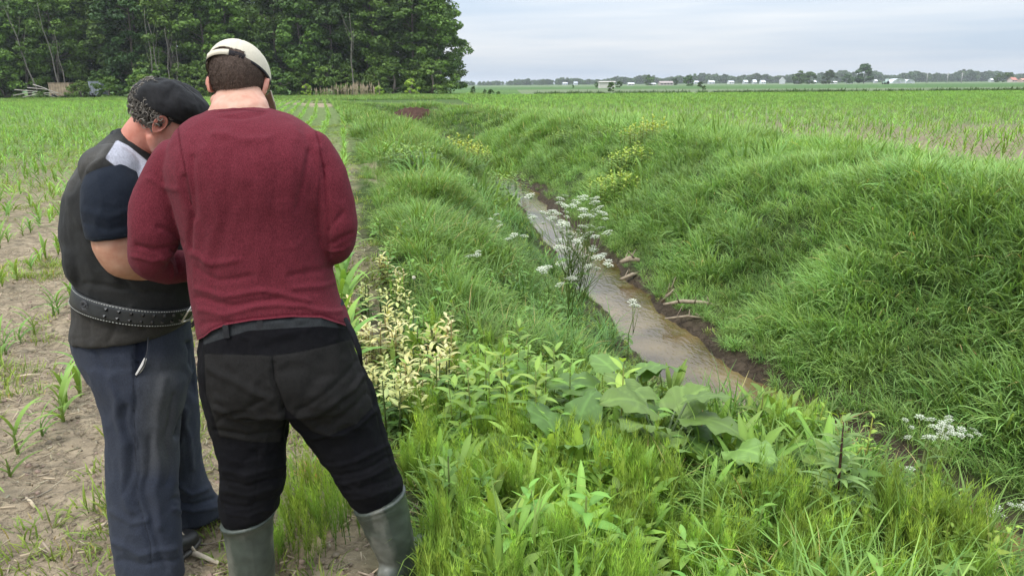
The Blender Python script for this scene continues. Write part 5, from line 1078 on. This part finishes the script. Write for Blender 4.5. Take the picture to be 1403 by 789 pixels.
# short hair: shell with fine strands
def hair_short(Mh, regionfn, n, L, colr, seed, parent, name='hair', shell=.003, strandfn=None):
    g = np.random.default_rng(seed); mb = MB(); Mi = Mh.inverted(); R3 = np.array(Mh.to_3x3()); T = np.array(Mh.translation)
    # shell
    nt_, nu = 72, 48; V = []; ok = []
    for i in range(nu+1):
        th = math.pi*i/nu
        for k in range(nt_):
            a = 2*math.pi*k/nt_; q = np.array([math.sin(th)*math.cos(a), math.sin(th)*math.sin(a), math.cos(th)]); V.append(q)
    V = np.array(V); base = V*np.array([.078, .098, .092])+np.array([0, -.018, .030]); m_ = regionfn(base)
    off = (shell+.0016*fbm(base[:, 0]*90, base[:, 1]*90, base[:, 2]*90, 2, seed)); nn = V/np.array([.078, .098, .092]); nn /= np.linalg.norm(nn, axis=1)[:, None]
    W = base+nn*(np.where(m_ > .35, off, -.004))[:, None]; F_ = [(i*nt_+k, i*nt_+(k+1) % nt_, (i+1)*nt_+(k+1) % nt_, (i+1)*nt_+k) for i in range(nu) for k in range(nt_) if m_[i*nt_+k] > .2]
    mb.add(W @ R3.T+T, F_, np.tile(np.array(colr), (len(W), 1)))
    q = g.normal(0, 1, (n*4, 3)); q /= np.linalg.norm(q, axis=1)[:, None]; b0 = q*np.array([.078, .098, .092])+np.array([0, -.018, .030]); k = (strandfn or regionfn)(b0) > g.uniform(0, .9, len(q)); q, b0 = q[k][:n], b0[k][:n]
    nn = q/np.array([.078, .098, .092]); nn /= np.linalg.norm(nn, axis=1)[:, None]; dn = np.array([0, -.15, -1.0])-nn*(nn @ np.array([0, -.15, -1.0]))[:, None]; d_ = dn*.75+nn*.5+g.normal(0, .28, (len(q), 3)); d_ /= np.linalg.norm(d_, axis=1)[:, None]
    sd_ = np.cross(d_, nn); sd_ /= np.linalg.norm(sd_, axis=1)[:, None]; b1 = b0+nn*.002; LL = L*g.uniform(.5, 1.2, (len(q), 1)); V3 = np.stack([b1-sd_*.0006, b1+sd_*.0006, b1+d_*LL], 1).reshape(-1, 3)
    cc = np.array(colr)*g.uniform(.5, 1.9, (len(q), 1)); mb.add(V3 @ R3.T+T, [(3*i, 3*i+1, 3*i+2) for i in range(len(q))], np.repeat(cc, 3, 0)); return mb.build(name, M['hair'], parent)
Mc = Mh @ Matrix.Translation((0, -.014, .036)) @ Matrix.Rotation(math.radians(-12), 4, 'Z') @ Matrix.Rotation(math.radians(2), 4, 'X')
def uncovered(b, Mc_, t0=.0):
    q = (Mc_.inverted() @ Mh); R3 = np.array(q.to_3x3()); z = (b @ R3.T+np.array(q.translation))[:, 2]; 
    pc = b @ R3.T+np.array(q.translation); az_ = np.degrees(np.arctan2(pc[:, 1], pc[:, 0])) % 360; return np.maximum(1-sstep(-.022+t0, -.012+t0, z), (np.abs(az_-270) < 38)*(z < .018)*1.0)
def reg_red(b):
    x, y, z = b.T; low = -.060-.014*np.clip((np.abs(x)-.02)/.05, 0, 1)+.006*np.sin(x*120)
    return sstep(low-.012, low+.012, z)*(1-sstep(.02, .045, y))*uncovered(b, Mc, .014)
def reg_red_s(b): return reg_red(b)*uncovered(b, Mc, .010)
hair_short(Mh, reg_red, 9000, .010, (.092, .064, .050), 4, red, strandfn=reg_red_s)
# cap worn peak forward: dome, opening, strap, peak
M['cream'] = m_cloth('cream_cotton', (.56, .50, .39), (), .9, .06, 300, .3, .1); M['navy'] = m_cloth('black_mesh', (.014, .013, .016), (), .9, .1, 300, .3, .05)
def cap_dome(Mc, rx, ry, rz, lowfn, openfn, mat, parent, name='cap', thick=.003, crease=None, seamd=.0012, seamn=6, nt_=72, nu=26):
    mb = MB(); V = []; 
    for i in range(nu+1):
        for k in range(nt_):
            a = 2*math.pi*k/nt_; th = (i/nu)*lowfn(a); x, y, z = rx*math.sin(th)*math.cos(a), ry*math.sin(th)*math.sin(a), rz*math.cos(th)
            sm_ = math.exp(-((((a*seamn/(2*math.pi)+.5) % 1)-.5)*seamn/.22)**2*.5)*seamd; q = Vector((x, y, z)); nq = Vector((x/rx**2, y/ry**2, z/rz**2)).normalized(); q -= nq*sm_
            if crease: q += nq*crease(q, a, th)
            V.append(q)
    keep = [(i, k) for i in range(nu) for k in range(nt_) if not openfn(2*math.pi*(k+.5)/nt_, (i+.5)/nu*lowfn(2*math.pi*(k+.5)/nt_))]
    n = len(V); out_ = [tuple(Mc @ q) for q in V]; inn = [tuple(Mc @ (q-Vector((q.x/rx**2, q.y/ry**2, q.z/rz**2)).normalized()*thick)) for q in V]
    idx = lambda i, k: i*nt_+k % nt_; F_ = [(idx(i, k), idx(i+1, k), idx(i+1, k+1), idx(i, k+1)) for i, k in keep]; fi = [tuple(q+n for q in p[::-1]) for p in F_]
    ks = set(keep); wl = []
    for i, k in keep:
        for (di, dk, a_, b_) in ((1, 0, idx(i+1, k), idx(i+1, k+1)), (-1, 0, idx(i, k+1), idx(i, k)), (0, 1, idx(i+1, k+1), idx(i, k+1)), (0, -1, idx(i, k), idx(i+1, k))):
            if (i+di, (k+dk) % nt_) not in ks and not (i+di < 0): wl.append((a_, b_, b_+n, a_+n)[::-1])
    mb.add(out_+inn, F_+fi+wl); return mb.build(name, mat, parent)
def peak(Mc, r, W, L, z0, mat, parent, col=(1, 1, 1), name='peak', drop=.012):
    mb = MB(); n, m_ = 21, 8; V = []
    for t_ in (0, -.003):
        for j in range(m_):
            for i in range(n):
                fx = i/(n-1)*2-1; y = r*math.sqrt(max(0, 1-(fx*W/.08)**2*.62))+L*(j/(m_-1))*math.sqrt(max(0, 1-fx**2*.85)); V.append(tuple(Mc @ Vector((fx*W, y, z0-drop*fx*fx*1.6-.012*j/(m_-1)+t_))))
    k = n*m_; F_ = [(j*n+i, j*n+i+1, (j+1)*n+i+1, (j+1)*n+i) for j in range(m_-1) for i in range(n-1)]; edge = MB(); tube(edge, [V[i*n] for i in range(m_)]+[V[(m_-1)*n+i] for i in range(n)]+[V[i*n+n-1] for i in range(m_-1, -1, -1)], .0028, (1, 1, 1), 6); edge.build('peak_edge', mat, parent)
    mb.add(V, F_+[tuple(q+k for q in p[::-1]) for p in F_]+[(i, i+k, i+1+k, i+1) for i in range(n-1)]+[((m_-1)*n+i+1, (m_-1)*n+i+1+k, (m_-1)*n+i+k, (m_-1)*n+i) for i in range(n-1)], col); return mb.build(name, mat, parent)
Mc = Mh @ Matrix.Translation((0, -.014, .036)) @ Matrix.Rotation(math.radians(-12), 4, 'Z') @ Matrix.Rotation(math.radians(2), 4, 'X')
low = lambda a: math.radians(97)
def opn(a, th):     # half-moon opening at the back of the head (a = -90 deg)
    da = (math.degrees(a)-270); return abs(da) < 42 and (abs(da)/42)**2+((math.degrees(th)-98)/20)**2 < 1
cap = cap_dome(Mc, .087, .107, .094, low, opn, M['cream'], red, 'cap', nt_=180, nu=70)
def arc_strip(Mc, rx, ry, rz, a0, a1, t0, t1, mat, parent, name, thick=.003, n=18):
    mb = MB(); V = []
    for o_ in (0, -thick):
        for i in range(n+1):
            a = math.radians(a0+(a1-a0)*i/n)
            for th in (t0, t1): t_ = math.radians(th); V.append(tuple(Mc @ Vector(((rx+o_)*math.sin(t_)*math.cos(a), (ry+o_)*math.sin(t_)*math.sin(a), (rz+o_)*math.cos(t_)))))
    k = 2*(n+1); F_ = [(2*i, 2*i+1, 2*i+3, 2*i+2) for i in range(n)]; mb.add(V, F_+[tuple(q+k for q in p[::-1]) for p in F_]+[(2*i, 2*i+2, 2*i+2+k, 2*i+k) for i in range(n)]+[(2*i+1, 2*i+1+k, 2*i+3+k, 2*i+3) for i in range(n)]+[(0, k, k+1, 1), (2*n, 2*n+1, 2*n+1+k, 2*n+k)]); return mb.build(name, mat, parent)
arc_strip(Mc, .0895, .1095, .0965, 225, 315, 87, 97, M['navy'], cap, 'strap_band'); arc_strip(Mc, .0915, .1115, .0985, 236, 287, 86.5, 96.5, M['cream'], cap, 'strap')
arc_strip(Mc, .0885, .1085, .0955, 222, 318, 56, 60, M['navy'], cap, 'opening_trim') if False else None
for s_ in (0, 1): arc_strip(Mc, .0885, .1085, .0955, (-48, -180+0)[s_] if False else (-42, 180)[s_], (30, 222)[s_], 92, 97.5, M['navy'], cap, 'sweat_band')
peak(Mc @ Matrix.Rotation(math.radians(-5), 4, 'Z') @ Matrix.Rotation(math.radians(-22), 4, 'X'), .098, .074, .082, .012, M['cream'], cap, name='peak')

# ================================================================= man in the dark vest
B = 2.44
blue = empty('person', (P(210, 780, 2.4).x, 2.42, hz(P(210, 780, 2.4).x, 2.42))); tag(blue, 'older man with curly grey hair, black cap, dark vest, studded belt and navy trousers', 'person')
fw = (-.15, 1, 0)
VT = [row((166, 176), (214, 208), B, .070, fw), row((152, 186), (222, 224), B, .095, fw), row((128, 208), (244, 244), B, .150, fw), row((106, 240), (256, 262), B, .180, fw), row((94, 268), (262, 290), B, .190, fw), row((89, 308), (266, 322), B, .195, fw), row((93, 340), (268, 352), B, .195, fw), row((103, 368), (269, 380), B, .190, fw), row((110, 388), (270, 400), B, .185, fw), row((106, 408), (268, 424), B, .185, fw), row((106, 428), (262, 434), B, .185, fw), row((103, 446), (256, 440), B, .188, fw), row((103, 459), (252, 442), B, .188, fw)]
AR = PP((152, 236, B-.17), (148, 280, B-.20), (154, 325, B-.205), (168, 354, B-.20)); AF = PP((196, 362, B-.155), (232, 362, B-.10), (268, 358, B-.04), (292, 354, B+.0))
AR2 = PP((215, 246, B+.17), (240, 290, B+.17), (262, 330, B+.14)); AF2 = PP((280, 352, B+.10), (298, 356, B+.03), (318, 352, B-.02))
vm_ = MB(); loft(vm_, VT, 40, 4, 2.15); ell(vm_, P(150, 232, B-.13), (.085, .085, .075)); ell(vm_, P(130, 350, B-.02), (.07, .15, .12))
v, f, e = remesh(vm_, .0065, 10, .5)
lines = [([(160, 385), (125, 340), (104, 290), (100, 250)], 9, .006), ([(178, 392), (140, 360), (116, 320)], 6, -.006), ([(200, 398), (160, 372), (128, 340)], 5, .004), ([(115, 388), (160, 398), (230, 402)], 4, -.004), ([(104, 425), (140, 440), (180, 435)], 5, .004), ([(150, 420), (158, 445), (150, 466)], 4, -.004), ([(180, 425), (172, 450)], 4, .004), ([(210, 430), (200, 452)], 4, -.003), ([(120, 435), (126, 465)], 5, -.003), ([(133, 205), (112, 230), (104, 262)], 5, -.004), ([(150, 200), (128, 226)], 6, .003), ([(230, 300), (236, 350)], 6, .003)]
v = folds(v, f, [(a_, b_*.8, c_*1.5) for a_, b_, c_ in lines], .004, (7, 7, 6), 23); px, py = proj(v)
white = [(160, 192), (176, 200), (203, 222), (214, 240), (240, 262), (222, 280), (196, 262), (184, 252), (163, 232), (144, 217)]
arm = [(146, 214), (122, 228), (112, 256), (114, 300), (122, 334), (140, 350), (180, 340), (200, 300), (196, 262), (170, 236)]
pipe = [(163, 232), (184, 252), (196, 264), (200, 282), (196, 300)]
s1 = sdf(px, py, white); wp = polydist(px, py, pipe); lt = sdf(px, py, [(152, 190), (160, 192), (144, 217), (112, 236), (90, 262), (92, 240), (120, 205)]); hemd = polydist(px, py, [(97, 464), (140, 461), (200, 452), (256, 443)])
nr = normals(v, f); v = v+nr*(.0015*sstep(-1, 1, s1)+.004*np.exp(-(polydist(px, py, arm[:5])/2.2)**2)-.002*np.exp(-(hemd/1.2)**2))[:, None]
M['vest'] = m_cloth('dark_vest', (.0165, .0165, .0158), (('light', (.075, .070, .062), 12), ('white', (.42, .42, .47), .6), ('lower', (.031, .028, .024), 4)), .8, .18, 240, .3, .03, .4, (.028, .026, .022))
lowm = sdf(px, py, [(90, 405), (106, 411), (160, 425), (250, 445), (270, 470), (90, 490)])
fin('vest', v, f, M['vest'], blue, {'light': lt, 'white': s1, 'lower': lowm})
# collar
cm = MB(); loft(cm, [row((156, 176), (207, 214), B, .078, fw), row((150, 186), (212, 224), B, .086, fw)], 30, 3, 2.0); v, f, e = remesh(cm, .006, 3)
fin('collar', v, f, M['navy'], blue)
# t-shirt sleeve
M['tee'] = m_cloth('navy_tshirt', (.0085, .0125, .021), (('seam', (.02, .03, .045), .5),), .9, .2, 300, .3, .03)
sl = MB(); limb(sl, PP((158, 234, B-.130), (153, 260, B-.175), (152, 285, B-.195), (153, 310, B-.205), (156, 325, B-.207)), [(.068, .066), (.078, .082), (.080, .082), (.076, .074), (.074, .072)], (0, 1, 0), 26, 4, ends=False); ell(sl, P(157, 240, B-.13), (.072, .072, .07))
v, f, e = remesh(sl, .006, 4, .5); v = folds(v, f, [([(118, 290), (150, 300), (185, 290)], 5, .0035), ([(116, 305), (150, 316), (182, 308)], 4, -.003), ([(135, 235), (140, 270), (132, 310)], 5, .003), ([(150, 240), (165, 270), (172, 300)], 5, -.003)], .003, (8, 8, 6), 33); px, py = proj(v)
q = polydist(px, py, [(122, 329), (150, 325), (184, 320)]); nr = normals(v, f); v = v-nr*(.002*np.exp(-(q/1.1)**2))[:, None]; fin('tshirt_sleeve', v, f, M['tee'], blue, {'seam': .8-q})
sl = MB(); limb(sl, AR2[:2]+[AR2[1].lerp(AR2[2], .4)], [(.07, .068), (.072, .072), (.068, .068)], (0, 1, 0), 22, 4, ends=False); ell(sl, AR2[0], (.078, .078, .078)); sl.build('tshirt_sleeve', M['tee'], blue)
# belt: wide band with stitching, studs and buckle, sloping down to the front
BR = [(VT[8][0]+Vector((0, 0, -.004)), VT[8][1], VT[8][2]), (VT[9][0], VT[9][1], VT[9][2])]
def belt_ring(l0, r0, l1, r1, grow, thick, col, name, parent, mat, a0=0, a1=360, n=84, sup=2.15):
    mb = MB(); S = [row(l0, r0, B, .193, fw), row(l1, r1, B, .196, fw)]; V = []
    for o_ in (grow, grow-thick):
        for j in range(5):
            t_ = j/4; c = S[0][0].lerp(S[1][0], t_); A = S[0][1].lerp(S[1][1], t_); Bv = S[0][2].lerp(S[1][2], t_)
            for i in range(n+1):
                a = math.radians(a0+(a1-a0)*i/n); ca, sa = math.cos(a), math.sin(a); ca = math.copysign(abs(ca)**(2/sup), ca); sa = math.copysign(abs(sa)**(2/sup), sa); bulge = .0015*math.sin(math.pi*t_)
                V.append(tuple(c+A*ca*(1+(o_+bulge)/A.length)+Bv*sa*(1+(o_+bulge)/Bv.length)))
    w1 = n+1; k = 5*w1; F_ = [(j*w1+i, j*w1+i+1, (j+1)*w1+i+1, (j+1)*w1+i) for j in range(4) for i in range(n)]
    mb.add(V, F_+[tuple(q+k for q in p[::-1]) for p in F_]+[(i, i+k, i+1+k, i+1) for i in range(n)]+[(4*w1+i+1, 4*w1+i+1+k, 4*w1+i+k, 4*w1+i) for i in range(n)], col); return mb.build(name, mat, parent)
M['leather'] = m_col('black_leather', .48, .4, .3, 45, .4, 120, .002); M['metal'] = m_col('dull_steel', .35, .5, .1, 60, 0, 1, .001, 1.0); M['thread'] = m_col('pale_thread', .8, .2, .1)
belt = belt_ring((111, 381), (270, 412), (107, 404), (264, 432), .010, .006, (.019, .020, .020), 'belt', blue, M['leather'])
def bpt(a, t_, g=.0125, sup=2.15):
    S = [row((111, 381), (270, 412), B, .193, fw), row((107, 404), (264, 432), B, .196, fw)]; c = S[0][0].lerp(S[1][0], t_); A = S[0][1].lerp(S[1][1], t_); Bv = S[0][2].lerp(S[1][2], t_); a = math.radians(a); ca, sa = math.cos(a), math.sin(a); ca = math.copysign(abs(ca)**(2/sup), ca); sa = math.copysign(abs(sa)**(2/sup), sa)
    return c+A*ca*(1+g/A.length)+Bv*sa*(1+g/Bv.length)
for t_ in (.07, .93):
    mb = MB()
    for i in range(70):
        a = 183+i*2.45; tube(mb, [bpt(a, t_, .0118), bpt(a+1.35, t_, .0118)], .0012, (.42, .42, .38), 4)
    mb.build('stitching', M['thread'], belt)
mb0 = None
for i in range(8):
    for t_ in (.30, .70):
        a = 262+i*9.5; c = bpt(a, t_, .0125); nrm = Vector((c.x-VT[9][0].x, c.y-VT[9][0].y, 0)).normalized(); tx = Vector((-nrm.y, nrm.x, 0)); up = Vector((0, 0, 1)); s_ = .0050
        mb = MB(); mb.add([tuple(q) for q in (c-tx*s_-up*s_, c+tx*s_-up*s_, c+tx*s_+up*s_, c-tx*s_+up*s_, c+nrm*.006)], [(0, 1, 4), (1, 2, 4), (2, 3, 4), (3, 0, 4)], (.07, .07, .07)); mb.build('stud', M['metal'], belt, False)
# embossed round emblem on the belt
mb = MB(); c = bpt(240, .45, .0125); nrm = Vector((c.x-VT[9][0].x, c.y-VT[9][0].y, 0)).normalized(); tx = Vector((-nrm.y, nrm.x, 0)); up = Vector((0, 0, 1))
for rr in (.0155, .0115): tube(mb, [c+tx*rr*math.cos(a*math.pi/12)+up*rr*math.sin(a*math.pi/12)+nrm*.0005 for a in range(25)], .0011, (.085, .085, .09), 5)
tube(mb, [c-tx*.007-up*.002+nrm*.0005, c+tx*.001-up*.003+nrm*.001, c+tx*.007+up*.005+nrm*.0005], .0016, (.085, .085, .09), 5); mb.build('emblem', M['leather'], belt)
bk = MB(); c0 = P(268, 411, B-.13); c1 = P(249, 441, B-.14); tx = Vector((.022, .012, .004))
for a_, b_ in ((c0, c1), (c0+tx, c1+tx), (c0, c0+tx), (c1, c1+tx), ((c0+c1)/2-tx*.2, (c0+c1)/2+tx*1.2)): tube(bk, [a_, b_], .0034, (.62, .6, .56), 8)
bk.build('buckle', M['metal'], belt)
tb = MB(); 
for i in range(2):
    pa = P(262, 424, B-.125)+Vector((.01, 0, 0)); tube(tb, [pa, pa+Vector((.02, .01, -.02)), P(262, 444, B-.13)+Vector((0, 0, -.01*i))], [.010, .008, .004], (.02, .02, .02), 8)
tb.build('belt_tip', M['leather'], belt)
# trousers
TB = [row((101, 452), (256, 440), B, .165, fw), row((105, 472), (258, 458), B, .172, fw), row((115, 492), (262, 488), B, .176, fw), row((126, 512), (264, 512), B, .165, fw)]
NL = [row((119, 495), (240, 490), B-.07, .110), row((130, 520), (252, 520), B-.08, .108), row((139, 548), (250, 550), B-.085, .098), row((148, 590), (243, 590), B-.09, .090), row((149, 630), (242, 630), B-.10, .086), row((150, 680), (243, 680), B-.12, .082), row((154, 720), (245, 718), B-.14, .080), row((159, 755), (247, 750), B-.155, .080), row((166, 790), (249, 780), B-.165, .084), row((168, 800), (250, 790), B-.165, .085)]
FL = [row((190, 495), (261, 495), B+.08, .105), row((198, 530), (265, 530), B+.085, .10), row((208, 575), (269, 575), B+.09, .092), row((218, 615), (271, 612), B+.10, .085), row((226, 650), (276, 645), B+.12, .080), row((232, 680), (286, 672), B+.13, .078), row((234, 703), (299, 690), B+.14, .080), row((236, 716), (303, 704), B+.145, .082)]
tm = MB(); loft(tm, TB, 36, 4, 2.2); loft(tm, NL, 30, 4, 2.1); loft(tm, FL, 28, 4, 2.1)
v, f, e = remesh(tm, .0065, 9, .5)
lines = [([(256, 470), (266, 520), (250, 572), (243, 600)], 5, -.012), ([(182, 470), (184, 540), (186, 620), (190, 690), (206, 760)], 2.2, -.003), ([(150, 520), (165, 580), (168, 640), (180, 700)], 8, .006), ([(170, 560), (178, 620), (176, 680)], 6, -.005), ([(222, 520), (214, 580), (216, 650), (222, 720)], 8, .006), ([(236, 540), (228, 600), (232, 660)], 5, -.005), ([(205, 600), (200, 660), (212, 730), (228, 780)], 7, -.005), ([(158, 700), (180, 720), (200, 712)], 6, .004), ([(160, 745), (190, 760), (240, 752)], 6, .005), ([(165, 765), (200, 775), (245, 768)], 5, -.004), ([(245, 660), (262, 672), (280, 668)], 5, .006), ([(240, 680), (262, 692), (290, 684)], 4, -.006), ([(240, 695), (265, 704), (298, 695)], 4, .005), ([(254, 560), (262, 600), (266, 640)], 5, .005), ([(130, 480), (145, 510), (160, 540)], 6, -.004)]
v = folds(v, f, [(a_, b_*.8, c_*1.5) for a_, b_, c_ in lines], .0045, (8, 8, 6), 43); px, py = proj(v)
seam = polydist(px, py, [(182, 462), (183, 540), (185, 620), (190, 690), (206, 745), (207, 780)]); pk = sdf(px, py, [(184, 466), (203, 460), (202, 478), (196, 500), (184, 518)]); fade = sdf(px, py, [(205, 500), (245, 495), (250, 560), (235, 640), (200, 640), (196, 560)])
nr = normals(v, f); v = v-nr*(.0022*np.exp(-(seam/1.1)**2)+.012*sstep(-1.5, 2.5, pk))[:, None]
M['work'] = m_cloth('worn_navy_twill', (.026, .031, .046), (('fade', (.060, .062, .066), 18), ('pocket', (.006, .009, .020), .7), ('seam', (.009, .011, .018), .5)), .9, .2, 320, .35, .03, .35, (.044, .047, .055))
fin('trousers', v, f, M['work'], blue, {'seam': .8-seam, 'pocket': pk, 'fade': fade})
mb = MB(); tube(mb, [P(203, 462, B-.165), P(202, 480, B-.175), P(197, 500, B-.178), P(186, 517, B-.175)], [.0012, .002, .002, .0015], (.05, .052, .06), 6); mb.build('pocket_edge', M['thread'], blue)
mb = MB(); limb(mb, PP((199, 492, B-.170), (193, 505, B-.172), (187, 513, B-.172)), [(.002, .005), (.003, .007), (.002, .004)], (0, 1, 0), 10, 3); v_, c_ = mb.arr(); mb.c = [np.tile(np.array((.6, .57, .53)), (len(v_), 1))]; mb.build('pocket_lining', M['thread'], blue)
# shoes
def shoe(a, tdir, label=None):
    mb = MB(); a = to_ground(a); tdir = Vector(tdir).normalized(); s_ = Vector((tdir.y, -tdir.x, 0)); up = Vector((0, 0, 1))
    loft(mb, [(a-tdir*.11+up*.045, s_*.026, up*.035), (a-tdir*.08+up*.055, s_*.038, up*.052), (a-tdir*.02+up*.062, s_*.043, up*.062), (a+tdir*.06+up*.045, s_*.046, up*.045), (a+tdir*.13+up*.034, s_*.050, up*.034), (a+tdir*.175+up*.030, s_*.040, up*.028), (a+tdir*.195+up*.026, s_*.018, up*.016)], 24, 4, 2.3, (.018, .017, .017))
    o = mb.build('shoe', M['leather'], blue); sb = MB(); loft(sb, [(a-tdir*.12+up*.008, s_*.036, up*.012), (a, s_*.044, up*.012), (a+tdir*.12+up*.004, s_*.055, up*.012), (a+tdir*.19+up*.004, s_*.034, up*.012), (a+tdir*.207+up*.004, s_*.01, up*.008)], 20, 3, 3, (.05, .045, .04)); sb.build('sole', M['leather'], o)
    if label: o['label'] = label
shoe(P(216, 800, B-.13), (.35, .9, 0)); shoe(P(258, 716, B+.15), (.62, .7, 0))
# body: bowed head in profile
hc = P(230, 167, B-.02); yaw = math.radians(-78)
Mh = Matrix.Translation(hc) @ Matrix.Rotation(yaw, 4, 'Z') @ Matrix.Rotation(math.radians(-40), 4, 'X') @ Matrix.Rotation(math.radians(6), 4, 'Y') @ Matrix.Scale(1.0, 4)
bm_ = MB(); head_mb(bm_, Mh); limb(bm_, PP((184, 216, B), (192, 196, B-.005), (205, 178, B-.01), (220, 168, B-.015)), [(.072, .068), (.066, .066), (.064, .064), (.062, .06)], (0, 1, 0), 26, 4)
loft(bm_, shrink(VT[2:], .90), 32, 3, 2.1); loft(bm_, shrink(TB, .90), 32, 3, 2.1); loft(bm_, shrink(NL, .80), 24, 3); loft(bm_, shrink(FL, .80), 24, 3)
limb(bm_, AR+AF, [.045, .056, .061, .060, .054, .048, .040, .031], (0, 0, 1), 24, 4); limb(bm_, AR2+AF2, [.044, .052, .050, .045, .04, .031], (0, 0, 1), 24, 4)
hand_mb(bm_, AF[-1]+(AF[-1]-AF[-2]).normalized()*.03, AF[-1]-AF[-2], (.1, .4, -1), 1); hand_mb(bm_, AF2[-1]+(AF2[-1]-AF2[-2]).normalized()*.03, AF2[-1]-AF2[-2], (.1, -.4, -1), -1)
v, f, e = remesh(bm_, .0048, 5, .5); px, py = proj(v)
c = np.tile(np.array([.50, .27, .185]), (len(v), 1)); k = sstep(230, 170, py)[:, None]*0; nb = np.where(py < 240, 1.0, 0.0)[:, None]*np.array([1.06, .82, .84])+np.where(py < 240, 0.0, 1.0)[:, None]*np.array([.95, .98, .95]); c = c*nb
# grey stubble and short sideburn on cheek and temple
loc = (v-np.array(hc)) @ np.array(Mh.to_3x3()); st = sstep(.0, .02, loc[:, 1])*(1-sstep(.035, .06, loc[:, 2]))*(py < 230)*(np.abs(loc[:, 0]) > .03); c = c*(1-.30*st[:, None])+np.array([.25, .235, .22])*.30*st[:, None]
body = MB(); body.add(v, f, c)
for s_ in (-1, 1):
    em = ear_mb(Mh, s_, 1.08, .25, (.58, .26, .20)); a_, cc_ = em.arr(); body.add(a_, em.f, cc_)
body.build('body', M['skin'], blue)
for s_ in (-1, 1):
    eb = MB(); ell(eb, Mh @ Vector((s_*.031, .077, .004)), (.012, .012, .012), None, 12); eb.build('eye', M['eye'], blue)
# curly grey hair round the back and sides
def curls(Mh, n, parent, regionfn, seed=3):
    g = np.random.default_rng(seed); r_ = random.Random(seed); mb = MB(); cnt = 0
    while cnt < n:
        q = g.normal(0, 1, 3); q /= np.linalg.norm(q); b0 = q*np.array([.078, .098, .092])+np.array([0, -.018, .030])
        if regionfn(b0[None])[0] < g.uniform(.2, .8): continue
        cnt += 1; nn = Vector(q/np.array([.078, .098, .092])).normalized(); t1 = nn.cross(Vector(g.normal(0, 1, 3))).normalized(); t2 = nn.cross(t1); L = r_.uniform(.006, .018); rad = r_.uniform(.006, .011); turns = r_.uniform(.7, 1.3); ph = r_.uniform(0, 6.28); pts = []
        drift = (t1*r_.uniform(-.5, .5)+Vector((0, -.3, -.5)))
        for i in range(11):
            s = i/10; a = ph+turns*6.283*s; pts.append(Mh @ (Vector(b0)+nn*(.001+L*math.sin(math.pi*s*.8)*.9)+drift*L*s+(t1*math.cos(a)+t2*math.sin(a))*rad*(.5+.5*math.sin(math.pi*min(1, s*1.3))) - (t1*math.cos(ph)+t2*math.sin(ph))*rad*.5))
        k = r_.uniform(.4, 1.5)*(1.0 if r_.random() < .7 else 1.8); tube(mb, pts, [.0019*(1-.5*i/10) for i in range(11)], (.125*k, .112*k, .095*k), 4)
    return mb
def reg_blue(b): x, y, z = b.T; return sstep(-.035, -.018, z)*(1-sstep(-.012, .012, y-.35*(z-.02)))*(1-sstep(.075, .095, z))
def reg_blue2(b): x, y, z = b.T; return sstep(-.04, -.02, z)*(1-sstep(.0, .03, y))
hs = hair_short(Mh, reg_blue2, 2500, .012, (.075, .068, .06), 9, blue, 'hair', .003)
curls(Mh, 950, blue, reg_blue).build('hair', M['hair'], blue)
# flat cap
M['flat'] = m_cloth('black_worn_cap', (.0085, .0082, .009), (), .75, .3, 120, .35, .03, .5, (.028, .027, .029))
Mc = Mh @ Matrix.Translation((0, -.021, .050)) @ Matrix.Rotation(math.radians(12), 4, 'X')
def creas(q, a, th): return .0055*fbm(np.array([q.x*26]), np.array([q.y*20]), np.array([q.z*26]), 3, 61)[0]*1.6+.014*math.exp(-((a-math.radians(80))/.6)**2)*math.sin(th)+.008*math.cos(a*2+.6)*math.sin(th*1.2)+.004*math.sin(a*3+1)*math.sin(th)**2
cap2 = cap_dome(Mc, .090, .119, .076, lambda a: math.radians(100), lambda a, th: False, M['flat'], blue, 'cap', crease=creas, seamd=.0022, nt_=96, nu=36, seamn=6)
arc_strip(Mc, .0895, .1175, .077, 0, 360, 98, 112, M['flat'], cap2, 'cap_band', n=60)
peak(Mc, .112, .070, .062, -.020, M['flat'], cap2, name='peak')
